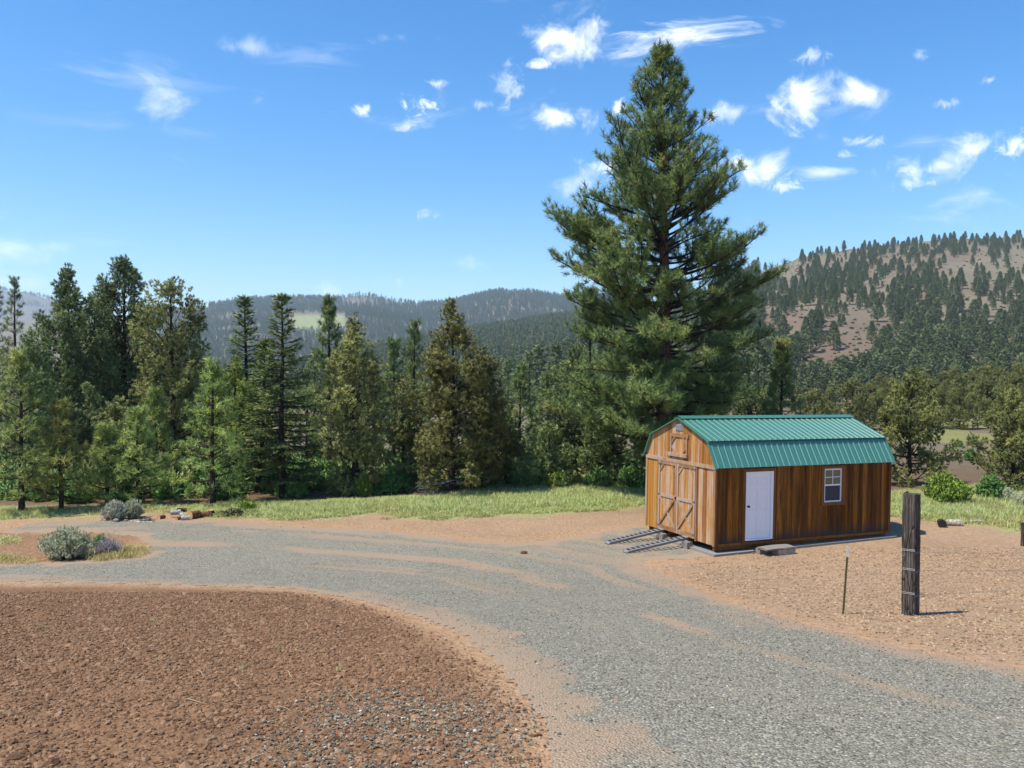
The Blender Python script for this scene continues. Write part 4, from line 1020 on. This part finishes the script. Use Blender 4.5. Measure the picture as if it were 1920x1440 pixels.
# roof: ribbed sheets on four slopes
E_, B_, R_ = (-.10, 2.285), (.345, 3.072), (SW/2, 3.665)
UO = -.09; UL = SL+.09; NP = 8; PW = (UL-UO)/NP
def sheet(p0, p1, flip):
    """one ribbed roof sheet PW wide between two points of the slope"""
    x = [0]; h = [0]
    for i in range(4):
        c_ = (i+.5)*PW/4
        x += [c_-.028, c_-.012, c_+.012, c_+.028]; h += [0, .022, .022, 0]
        if i < 3: x += [c_+PW/8-.02, c_+PW/8, c_+PW/8+.02]; h += [0, .004, 0]
    x += [PW-.0015]; h += [0]
    dw, dz = p1[0]-p0[0], p1[1]-p0[1]; l = math.hypot(dw, dz); nw, nz = -dz/l, dw/l
    if nz < 0: nw, nz = -nw, -nz
    n = len(x); V = []
    for (pw, pz) in (p0, p1):
        for xx, hh in zip(x, h): V.append((xx, pw+nw*hh, pz+nz*hh))
    for (pw, pz) in (p0, p1):
        for xx, hh in zip(x, h): V.append((xx, pw+nw*(hh-.004), pz+nz*(hh-.004)))
    F = []
    for i in range(n-1):
        F += [(i, i+1, n+i+1, n+i), (2*n+i+1, 2*n+i, 3*n+i, 3*n+i+1), (i+1, i, 2*n+i, 2*n+i+1), (n+i, n+i+1, 3*n+i+1, 3*n+i)]
    F += [(0, n, 3*n, 2*n), (n-1, 3*n-1, 4*n-1, 2*n-1)]
    mb = MB(); mb.poly(V, F); return mb.mesh('roof_sheet')
mir = lambda p: (SW-p[0], p[1])
UB = (.255, 3.052)                       # the upper sheets reach a little past the break
slopes = [(E_, (.345, 3.045)), (UB, R_), (mir(E_), mir((.345, 3.045))), (mir(UB), mir(R_))]
for p0, p1 in slopes:
    me = sheet(p0, p1, False); me.materials.append(M['roof'])
    for i in range(NP):
        o = link('roof_sheet', me, shed); o.location = (UO+i*PW, 0, 0)
m = MB()                                  # ridge cap, standing on the ribs
for sg in (1, -1):
    w = lambda v: SW/2-sg*v
    m.poly([(UO-.01, w(.20), 3.640), (UL+.01, w(.20), 3.640), (UL+.01, w(.0), 3.720), (UO-.01, w(.0), 3.720), (UO-.01, w(.20), 3.633), (UL+.01, w(.20), 3.633), (UL+.01, w(.0), 3.712), (UO-.01, w(.0), 3.712)],
           [(0, 1, 2, 3), (7, 6, 5, 4), (0, 4, 5, 1), (0, 3, 7, 4), (1, 5, 6, 2)])
m.build('ridge_cap', M['roof'], shed)
def edge(p, q, u_):                        # gable edge trim
    m = MB(); m.bar((u_, p[0], p[1]), (u_, q[0], q[1]), .035, .105, (1, 0, 0)); o = m.build('roof_edge', M['roof'], shed); return o
for u_ in (UO+.015, UL-.015):
    for p, q in (((-.108, 2.262), (.325, 3.028)), ((.262, 3.022), (SW/2, 3.648)), (mir((-.108, 2.262)), mir((.325, 3.028))), (mir((.262, 3.022)), (SW/2, 3.648))): 
        m = MB(); A_ = Vector((u_, p[0], p[1])); B2 = Vector((u_, q[0], q[1])); m.bar(A_, B2, .032, .085, (1, 0, 0)); m.build('roof_edge', M['roof'], shed)
sk = MB(); sk.bar((3.1, SW/2+.45, 3.66), (4.3, SW/2+.45, 3.66), .5, .03, (0, 0, 1)); sk.build('skylight', plain('pale_skylight', (.45,.55,.58), .3), shed)
for w in (.10, 1.25, 2.40, 3.50):
    beam('skid', (.06, w, -.165), (SL-.06, w+.10, -.002), M['sidetrim'])
# slab, step and ramps
yawR = Matrix.Rotation(YAW, 4, 'Z')
def shed_pt(u, w, z=0.0):
    v = yawR @ Vector((u, w, 0)); return (5.924+v.x, 24.816+v.y, z)
sx, sy, sz = shed_pt(0, 0); slab = MB(); slab.box((-.16, -.19, -.10), (SL+.15, SW+.22, .080))
o = slab.build('concrete_slab', M['concrete']); o.location = (sx, sy, 0); o.rotation_euler = (0, .004, YAW)
tag(o, 'low grey concrete slab that the wooden shed stands on', 'slab')
st = thing('door_step', 'rough block step on the ground under the white shed door', 'step', shed_pt(1.25, -.80, float(terrain(*shed_pt(1.25, -.8)[:2]))), (0, 0, YAW))
M['block'] = plain('weathered_block', (.21,.19,.165), .95, var=.35, scale=7, bump=.8)
M['stone'] = plain('pale_split_stone', (.40,.34,.27), .9, var=.3, scale=5, bump=.9)
z0 = float(terrain(*shed_pt(1.25, -.9)[:2]))
def rough_box(lo, hi, seed, j=.02):
    import bmesh
    bm = bmesh.new(); bmesh.ops.create_cube(bm, size=1)
    bmesh.ops.subdivide_edges(bm, edges=bm.edges[:], cuts=2, use_grid_fill=True)
    V = np.array([v.co[:] for v in bm.verts]); F = [[v.index for v in f.verts] for f in bm.faces]; bm.free()
    lo = np.array(lo); hi = np.array(hi); V = lo+(V+.5)*(hi-lo); V += np.random.default_rng(seed).normal(0, j, V.shape)
    m = MB(); m.poly(V, F); return m
m = MB()                                   # cinder block with two cores
for lo, hi in (((0, 0, -.03), (.40, .035, .16)), ((0, .155, -.03), (.40, .19, .16)), ((0, .0355, -.03), (.035, .1545, .16)), ((.1825, .0355, -.03), (.2175, .1545, .16)), ((.365, .0355, -.03), (.40, .1545, .16))): m.box(lo, hi)
rb = Matrix.Rotation(math.pi/2, 4, 'X')
o = m.build('cinder_block', M['block'], st); o.location = (.02, .35, .0)
rough_box((.45, .04, -.04), (.78, .40, .165), 3, .012).build('stone_block', M['stone'], st)
rough_box((.80, .05, -.04), (1.08, .40, .155), 4, .012).build('stone_block', M['stone'], st)
rough_box((.0, .02, .17), (1.06, .44, .215), 5, .007).build('step_top', M['block'], st)
def ramp(w, label, lng):
    x, y, _ = shed_pt(-.04, w); r = thing('loading_ramp', label, 'ramp', (x, y, 0), (0, 0, YAW), 'metal ramps at the barn doors')
    top = .30; hw = .145
    gz = [float(terrain(*shed_pt(-.04-lng, w)[:2]))]
    A_ = lambda s, side, dz=0.: (-lng*s, side*hw, top+(gz[0]+.045-top)*s+dz)
    for sd in (-1, 1):
        m = MB(); m.bar(A_(0, sd), A_(1, sd), .03, .062, (0, 0, 1)); m.build('side_rail', M['darkalu'], r)
    for i in range(13):
        s = .02+.96*i/12; p = A_(s, -1, .018); q = A_(s, 1, .018); m = MB(); m.bar(p, q, .055, .026, (0, 0, 1)); m.build('rung', M['alu'], r)
    m = MB(); m.bar(A_(1.0, -.95, -.005), A_(1.0, .95, -.005), .14, .012, (.12, 0, 1)); m.build('foot_plate', M['alu'], r)
    return r
ramp(2.70, 'left of two metal ladder ramps leading to the barn doors', 2.0); ramp(1.37, 'right of two metal ladder ramps, nearer the shed corner', 2.15)
for w, lb in ((2.45, 'dark concrete block under the top end of the left ramp'), (1.10, 'dark concrete block under the top end of the right ramp')):
    m = rough_box((-.30, -.09, -.03), (-.10, .22, .215), int(w*9), .006); o = m.build('concrete_block', M['block']); x, y, _ = shed_pt(.04, w)
    o.location = (x, y, 0); o.rotation_euler = (0, 0, YAW); tag(o, lb, 'block')

# ------------------------------------------------------------------ fence
def weathered():
    t = NT('weathered_post'); b = t.coord('Object', (16, 16, .8)); g = t.noise(b, 1.5, 8, .7, 1.5); c = t.noise(t.coord('Object', (1, 1, .35)), 3, 5, .7)
    col = t.ramp(t.math('ADD', t.math('MULTIPLY', g, .6), t.math('MULTIPLY', c, .4)), [(.30, (.022,.018,.016)), (.48, (.085,.068,.056)), (.60, (.20,.17,.145)), (.75, (.34,.30,.26))])
    cr = t.voro(t.coord('Object', (14, 14, .9)), 1.6, 'DISTANCE_TO_EDGE'); col = t.mix(t.rng(cr, 0, .045), (.012,.010,.009), col)
    t.set(col, .9, spec=.15); t.bump(t.math('ADD', g, t.rng(cr, 0, .08)), .9, .02); return t.m
M['post'] = weathered(); M['wire'] = plain('galvanised_wire', (.33,.32,.32), .5, .7)
M['tpost'] = plain('green_painted_steel', (.10,.105,.030), .55, .2, var=.3, scale=14); M['tposttop'] = plain('white_painted_steel', (.62,.62,.62), .5, .1)
bx, by = hit(1707, 1153); bz = float(terrain(bx, by)); PXM = by/FPX; ph = 229*PXM
post = thing('fence_post', 'thick weathered square wooden post wrapped with wire, right of the shed', 'post', (bx, by, bz), (0, 0, RAD(42)))
ns = 14; hwp = 12.6*PXM/1.41*1.38; m = MB(); rgp = np.random.default_rng(3)
ring = []
for s in np.linspace(-.25, 1, ns):
    z = s*ph if s > 0 else s
    q = hwp*(1+rgp.normal(0, .012)); b_ = q*.86
    ring += [(-q+b_*.14, -q, z), (q-b_*.14, -q, z), (q, -q+b_*.14, z), (q, q-b_*.14, z), (q-b_*.14, q, z), (-q+b_*.14, q, z), (-q, q-b_*.14, z), (-q, -q+b_*.14, z)]
ring = np.array(ring)+rgp.normal(0, .0025, (len(ring), 3)); ring[-8:, 2] += rgp.normal(0, .012, 8)
F = [(i*8+j, i*8+(j+1) % 8, (i+1)*8+(j+1) % 8, (i+1)*8+j) for i in range(ns-1) for j in range(8)]
m.poly(ring, F+[tuple(range(8*(ns-1), 8*ns))]); m.build('post_shaft', M['post'], post)
wz = [(1153-v)*PXM for v in (1034, 1070, 1115)]
for z in wz:
    m = MB(); q = hwp*1.03
    for dz in (0, .022):
        cs = [(-q, -q), (q, -q), (q, q), (-q, q), (-q, -q)]; m.tube([(x, y, z+dz+.012*i) for i, (x, y) in enumerate(cs)], .0030, 5)
    m.build('wire_wrap', M['wire'], post)
def barbed(p, q, sag, label, seed):
    p = np.array(p); q = np.array(q); n = 40; s = np.linspace(0, 1, n)[:, None]; L = np.linalg.norm(q-p)
    rg = np.random.default_rng(seed); pts = p+(q-p)*s; pts[:, 2] -= sag*4*(s*(1-s))[:, 0]; pts[1:-1] += rg.normal(0, .004, (n-2, 3))
    root = thing('barbed_wire', label, 'wire', tuple(p)); m = MB(); m.tube(pts-p, .0026, 5); m.build('strand', M['wire'], root)
    for k_ in np.arange(.12, L, .15):
        c = p+(q-p)*k_/L; c[2] -= sag*4*(k_/L)*(1-k_/L); c -= p; d = rg.normal(0, 1, 3); d = d/np.linalg.norm(d)*.018
        b = MB(); b.tube([c-d, c, c+d], .0022, 4); b.build('barb', M['wire'], root)
tx, ty = hit(1581, 1152); tz = float(terrain(tx, ty))
tp = thing('steel_fence_post', 'thin leaning green steel post with white tip, left of the wooden post', 'post', (tx, ty, tz)); hT = 128*ty/FPX; ln = 8*ty/FPX
def tshape(z0, z1, s0, s1, mat, name):
    m = MB(); m.bar((s0, 0, z0), (s1, 0, z1), .036, .006, (0, 1, 0)); m.bar((s0, .019, z0), (s1, .019, z1), .006, .032, (0, 1, 0)); return m.build(name, mat, tp)
tshape(-.25, hT*.85, -ln*.25, ln*.85, M['tpost'], 'post_shaft'); tshape(hT*.8505, hT, ln*.8505, ln, M['tposttop'], 'white_tip')
barbed((bx-.07, by-.05, bz+wz[0]), (tx+ln*.45, ty-.01, tz+hT*.45), .03, 'slanting wire from the wooden post down to the thin steel post', 1)
ex, ey = 1.36*by/1.0*0+(2080-960)/FPX*(by+3.2), by+3.2; ez = float(terrain(ex, ey))
for i, z in enumerate(wz):
    barbed((bx+.08, by+.03, bz+z), (ex, ey, ez+.28+.34*(2-i)), .05, ('topmost', 'middle', 'lowest')[i]+' strand of barbed wire running right from the wooden post', 5+i)
def small_post(px, D, h, label, w=.09):
    x, y, z = ground_at(px, D); m = MB(); m.tube([(0, 0, -.2), (.01, 0, h*.5), (0, .01, h)], [w, w*.95, w*.9], 9); o = m.build('fence_post', M['post'], None)
    o.location = (x, y, z); tag(o, label, 'post')
small_post(2080, by+3.2, 1.35, 'round wooden fence post beyond the right end of the wire strands')
small_post(1921, 26.2, .72, 'short dark post cut off by the right edge beside the grass', .06)

# ------------------------------------------------------------------ shrubs
def sagebrush(label, px, D, wpx, hpx, leaf, seed, nst=260, name='sagebrush', cat='shrub', n=17, ln=.062, wd=.013, loose=.0, stem='drytwig', dens=1.0):
    rg = np.random.default_rng(seed); x, y, z = ground_at(px, D); rw = wpx/2*D/FPX; h = hpx*D/FPX
    root = thing(name, label, cat, (x, y, z)); st = MB(); P = []; A = []; TI = []
    lob = [(rg.uniform(-.6, .6)*rw, rg.uniform(-.5, .5)*rw, rg.uniform(.65, 1.0)) for _ in range(6)]
    for i in range(int(nst*dens)):
        c = lob[i % 6]; az = rg.uniform(0, 6.28); r = rw*.62*rg.random()**.5
        ex_, ey_ = c[0]*.62+math.cos(az)*r, c[1]*.62+math.sin(az)*r
        rr = min(1.0, math.hypot(ex_, ey_)/rw); ez_ = h*c[2]*(1-.62*rr**2.2)*rg.uniform(.35, 1.05)
        q = np.linspace(0, 1, 5)[:, None]; e = np.array([ex_, ey_, max(ez_, .06)]); b = np.array([ex_*.15, ey_*.15, -.03])
        pts = b+(e-b)*np.concatenate([q**.8, q**.8, q**1.15], 1); st.tube(pts, .008*(1-.7*q[:, 0])*(1+h*.4), 4, cap=False, tint=rg.random()*.5)
        m = 6; s = np.linspace(.45, 1, m)[:, None]; pp = b+(e-b)*np.concatenate([s**.8, s**.8, s**1.15], 1)+rg.normal(0, .035, (m, 3))*(1+loose)
        d = unit(e-b)[None]*.7+np.array([[0, 0, .7]])+rg.normal(0, .3, (m, 3)); P.append(pp); A.append(unit(d)); TI.append(np.clip(.5+rg.normal(0, .2, m), 0, .98))
    cr = MB(); sprigs(cr, np.concatenate(P), np.concatenate(A), n, ln*(1+.0*h), wd, .9, .08, rg, np.concatenate(TI))
    st.build('stems', M[stem], root); cr.build('foliage', M[leaf], root); return root
sagebrush('large grey green sagebrush on the island inside the driveway loop', 122, 24.4, 116, 66, 'sage', 1, 420, dens=1.3)
sagebrush('small green sprout behind the right side of the large sagebrush', 184, 26.0, 26, 24, 'underleaf', 2, 60)
sagebrush('dry lavender grey twiggy shrub beside the large sagebrush', 203, 25.0, 52, 34, 'drytwig', 3, 160, name='dry_shrub', n=4, wd=.010, loose=1.)
sagebrush('pale silvery sagebrush left of the firewood pile', 212, 30.6, 52, 36, 'sagepale', 4, 260, dens=1.2)
sagebrush('greener half of the sagebrush pair left of the firewood pile', 246, 31.0, 42, 40, 'sage', 14, 220, dens=1.2)
def leafy(label, px, D, w, h, leaf, seed, nst=150, n=7, ln=.10, wd=.055): return sagebrush(label, px, D, w, h, leaf, seed, nst, 'leafy_bush', 'bush', n, ln, wd, 1.2, 'darkbark')
leafy('bright yellow green bush right of the shed, behind the wooden post', 1776, 34, 96, 66, 'shrubleaf', 5, 340, 9)
leafy('dark green bush between the bright bush and the right hand juniper', 1862, 35, 56, 50, 'underleaf', 6, 200)
sagebrush('pale blue grey sagebrush at the right edge, left one', 1893, 34.5, 34, 26, 'sage', 7, 160)
sagebrush('pale blue grey sagebrush at the right edge, cut off by the frame', 1922, 33, 50, 34, 'sage', 8, 200)
leafy('green bush under the darkest fir at the grass edge', 553, 36.0, 46, 30, 'underleaf', 9)
leafy('light green conical bush in front of the olive juniper', 678, 36.4, 34, 44, 'shrubleaf', 10)
leafy('dark green bush right of the light conical one', 732, 37.0, 44, 50, 'underleaf', 11)
leafy('small yellow green weed at the left end of the grass strip', 462, 32.6, 28, 20, 'shrubleaf', 12, 60)
leafy('low green bush under the second young pine from the left', 140, 34.5, 60, 36, 'underleaf', 13)
leafy('low green bush at the foot of the leftmost pine', 66, 35, 60, 34, 'underleaf', 15)
leafy('low green bush behind the pale sagebrush', 236, 34.5, 60, 34, 'underleaf', 16)
leafy('low green bush left of the firs behind the twig heap', 425, 35.5, 54, 40, 'underleaf', 17)
leafy('bright green bush at the foot of the low dark trees by the grass', 1045, 38.0, 44, 34, 'shrubleaf', 18)
leafy('dark green bush under the broad dark tree by the grass', 985, 38.0, 60, 44, 'underleaf', 19)
leafy('dark green bush left of the shed gable at the top of the grass', 1125, 38.5, 70, 46, 'underleaf', 20)
leafy('dull green bush touching the left corner of the shed', 1185, 38.5, 56, 46, 'underleaf', 21)
leafy('small round bush in the meadow beyond the bright bush, left one', 1798, 70, 16, 14, 'underleaf', 22, 80)
leafy('small round bush in the meadow, right of the other small one', 1826, 72, 14, 12, 'underleaf', 23, 80)
leafy('dark round bush in the meadow left of the right hand juniper', 1818, 60, 22, 24, 'underleaf', 24, 100)
def undergrowth():
    rg = np.random.default_rng(61); pr = []
    for q in range(3):
        mb = MB(); n = 90; o = unit(rg.normal(size=(n, 3))); o[:, 2] = abs(o[:, 2]); P = o*np.array([.5, .5, .75])*rg.uniform(.5, 1, (n, 1))
        sprigs(mb, P, unit(o+np.array([0, 0, .5])), 6, .16, .06, .9, .1, rg, rg.random(n)*.8+.1); pr.append(proto('undergrowth_piece', mb, M['underleaf'] if q < 2 else M['juniper']))
    for q in range(3):
        px = rg.uniform(-60, 1215, 900); D = rg.uniform(35.5, 58, 900); x = (px-960)/FPX*D; n = fbm(x*.35, D*.35, 33, 3)
        edge = np.interp(px, [-60, 420, 800, 900, 1215], [34.5, 36, 37.5, 38.8, 39.5])
        k = (D > edge) & (n > .40) & ~((px > 540) & (px < 640) & (rg.random(900) < .8)); x = x[k]; D = D[k]; m = len(x); sc = rg.uniform(.5, 1.5, (m, 1))
        tag(scatter('undergrowth', np.c_[x, D, terrain(x, D)-.05], np.c_[np.zeros((m, 2)), rg.uniform(0, 6.28, m)], np.c_[sc*1.2, sc*1.2, sc*rg.uniform(.7, 1.2, (m, 1))], pr[q]), kind='stuff')
undergrowth()
# dead branches under the golden juniper
def brush_heap(label, px, D, wpx, hpx, seed, n=60, mat='greybark', name='dead_branches', cat='branches'):
    rg = np.random.default_rng(seed); x, y, z = ground_at(px, D); rw = wpx/2*D/FPX; h = hpx*D/FPX; root = thing(name, label, cat, (x, y, z))
    for i in range(n):
        a = rg.uniform(0, 6.28); l = rw*rg.uniform(.5, 1.3); c = np.array([rg.normal(0, rw*.4), rg.normal(0, rw*.25), h*rg.random()**1.5*.8]); q = np.linspace(0, 1, 6)[:, None]
        d = np.array([math.cos(a), math.sin(a)*.6, rg.normal(.05, .25)])
        pts = c+d*l*(q-.5)+rg.normal(0, .04, (6, 3)); pts[:, 2] = np.maximum(pts[:, 2], .015)
        m = MB(); m.tube(pts, .012*(1-.6*q[:, 0])*rg.uniform(.6, 1.6), 5); m.build('stick', M[mat], root)
brush_heap('tangle of grey dead branches under the golden junipers', 815, 36.0, 90, 40, 1, 46)
brush_heap('grey brown heap of twigs right of the firewood', 435, 31.6, 66, 13, 2, 60, 'darkbark', 'twig_heap', 'twigs')
brush_heap('scattered thin sticks in front of the pale sagebrush', 272, 30.3, 56, 6, 3, 18, 'greybark', 'loose_sticks', 'sticks')

# ------------------------------------------------------------------ logs, firewood, stones
def cut_end():
    t = NT('fresh_cut_wood'); o = t.coord('Object'); n = t.N.new('ShaderNodeTexWave'); n.wave_type = 'RINGS'; n.rings_direction = 'X'; n.inputs['Scale'].default_value = 9; n.inputs['Distortion'].default_value = 2.5
    t.L.new(o, n.inputs['Vector']); t.set(t.mix(n.outputs['Fac'], (.46,.24,.075), (.60,.36,.14)), .8); return t.m
M['cut'] = cut_end(); M['logbark'] = bark('log_bark', (.24,.12,.055), (.15,.075,.04), (.05,.03,.02))
M['greylog'] = bark('grey_log', (.50,.48,.45), (.34,.32,.30), (.14,.13,.12)); M['palelog'] = bark('pale_log', (.58,.53,.45), (.42,.37,.30), (.2,.17,.14))
def log(label, px, D, lpx, dpx, ang, barkm, seed, zoff=0., name='firewood_log', cat='log', endm=None, tilt=0., upright=False, dy=0.):
    rg = np.random.default_rng(seed); x, y, z = ground_at(px, D); L = lpx*D/FPX; r = dpx/2*D/FPX
    root = thing(name, label, cat, (x, y+dy, z+zoff+(0 if upright else r*.9)), (0, tilt, ang)); k = 12; n = 6
    q = np.linspace(-.5, .5, n) if not upright else np.linspace(0, 1, n)
    V = []
    th = np.arange(k)/k*2*np.pi; prof = 1+rg.normal(0, .06, k)
    for s in q:
        rr = r*prof*(1+rg.normal(0, .015, k)); c = np.stack([np.full(k, s*L), np.cos(th)*rr, np.sin(th)*rr], 1)
        if upright: c = np.stack([np.cos(th)*rr*(1.15 if s == 0 else 1), np.sin(th)*rr*(1.15 if s == 0 else 1), np.full(k, s*L)], 1)
        V.append(c)
    V = np.concatenate(V); F = [(i*k+j, i*k+(j+1) % k, (i+1)*k+(j+1) % k, (i+1)*k+j) for i in range(n-1) for j in range(k)]
    m = MB(); m.poly(V, F); m.build('bark', barkm, root, True)
    for e in (0, n-1):
        c = V[e*k:(e+1)*k]; m = MB(); m.poly(np.concatenate([c, c.mean(0)[None]]), [(j, (j+1) % k, k) for j in range(k)]); m.build('cut_end', endm or M['cut'], root)
    return root
LB, GL, PL = M['logbark'], M['greylog'], M['palelog']
log('fat orange log with its sawn face to the camera, in the firewood pile', 362, 31.0, 20, 15, RAD(62), LB, 1)
log('brown log lying right of the fat orange log', 381, 31.3, 26, 11, RAD(8), LB, 2)
log('short brown stump at the right end of the firewood', 394, 31.5, 11, 11, 0, M['darkbark'], 3, name='tree_stump', cat='stump', upright=True)
log('grey split log on top of the pile at its left', 327, 31.2, 18, 9, RAD(25), GL, 4, .10)
log('white grey log leaning in the middle of the pile', 343, 30.9, 22, 9, RAD(-35), GL, 5, .0, tilt=.5)
log('white grey log at the front of the pile', 346, 30.6, 16, 9, RAD(20), GL, 6)
log('small log with pale round sawn end in front of the grey logs', 332, 30.6, 10, 6, RAD(75), LB, 7)
log('dark log at the top of the pile behind the grey ones', 339, 31.5, 18, 7, RAD(-8), M['darkbark'], 8, .16)
log('short brown log lying alone left of the pile', 301, 30.9, 12, 7, RAD(60), LB, 9)
log('long pale branch lying on the ground near the driveway edge', 268, 30.0, 30, 3, RAD(4), PL, 10, name='fallen_branch', cat='branch')
log('thin pale branch lying askew left of the firewood', 252, 30.2, 24, 2.5, RAD(-20), PL, 20, name='fallen_branch', cat='branch')
log('dark hollow log end beside the grass right of the wooden post', 1769, 29.3, 15, 15, RAD(70), M['darkbark'], 11, name='dark_log', endm=M['inner'])
log('broad pale rotten log beside the dark hollow one', 1791, 29.5, 28, 12, RAD(-8), PL, 12, name='pale_log', endm=PL)
log('short white log tilted in the grass behind the pale one', 1820, 31.2, 15, 7, RAD(-25), GL, 13, .05, name='pale_log', tilt=.45, endm=PL)
log('flat pale log piece in the grass, rightmost of the logs', 1834, 30.0, 26, 6, RAD(6), PL, 14, name='pale_log', endm=PL)
log('grey fallen tree trunk lying across the far meadow', 1803, 62, 56, 6, RAD(-14), GL, 15, name='fallen_tree', cat='log', endm=GL)
def rock(label, px, py, wpx, seed, mat, name='stone'):
    h = hit(px, py); s = wpx/2*h[1]/FPX; m = stone_mb(seed, .22, .7); o = m.build(name, mat); o.scale = (s, s, s); o.rotation_euler = (0, 0, seed)
    o.location = (h[0], h[1], float(terrain(*h))+s*.35); tag(o, label, 'stone')
rock('grey angular stone at the foot of the pale sagebrush', 218, 979, 15, 3, M['block'])
rock('small dark stone right of the grey angular one by the sagebrush', 236, 978, 9, 4, M['block'])
rock('pale stone left of the pale sagebrush', 189, 976, 7, 5, M['stone'])
rock('pale stone lying on the dirt edge under the grass strip', 568, 990, 7, 6, M['stone'])
rock('tiny pale stone left of the other one on the dirt edge', 526, 989, 6, 7, M['stone'])
rock('brown stone on the gravel at the bottom of the picture, right of the dirt', 1156, 1316, 14, 8, plain('brown_stone', (.30,.19,.12), .9, bump=.6), 'stone')
rock('dark clump of soil lying on the gravel left of the ramps', 982, 1039, 14, 9, M['logbark'], 'stone')

# ------------------------------------------------------------------ air
HAZE = 0.00013
gz_ = np.array([v.co.z for v in bpy.data.objects['ground'].data.vertices])
hz = MB(); hz.box((-7700, -7700, float(gz_.min())-1.0), (7700, 7700, float(gz_.max())+25.0))
hm, hN, hL = new_mat('thin_haze'); ho = hN.new('ShaderNodeOutputMaterial'); pv = hN.new('ShaderNodeVolumePrincipled')
pv.inputs['Color'].default_value = (.78, .90, 1, 1); pv.inputs['Density'].default_value = HAZE; pv.inputs['Anisotropy'].default_value = .2
hL.new(pv.outputs[0], ho.inputs['Volume'])
o = hz.build('haze', hm); tag(o, kind='stuff')
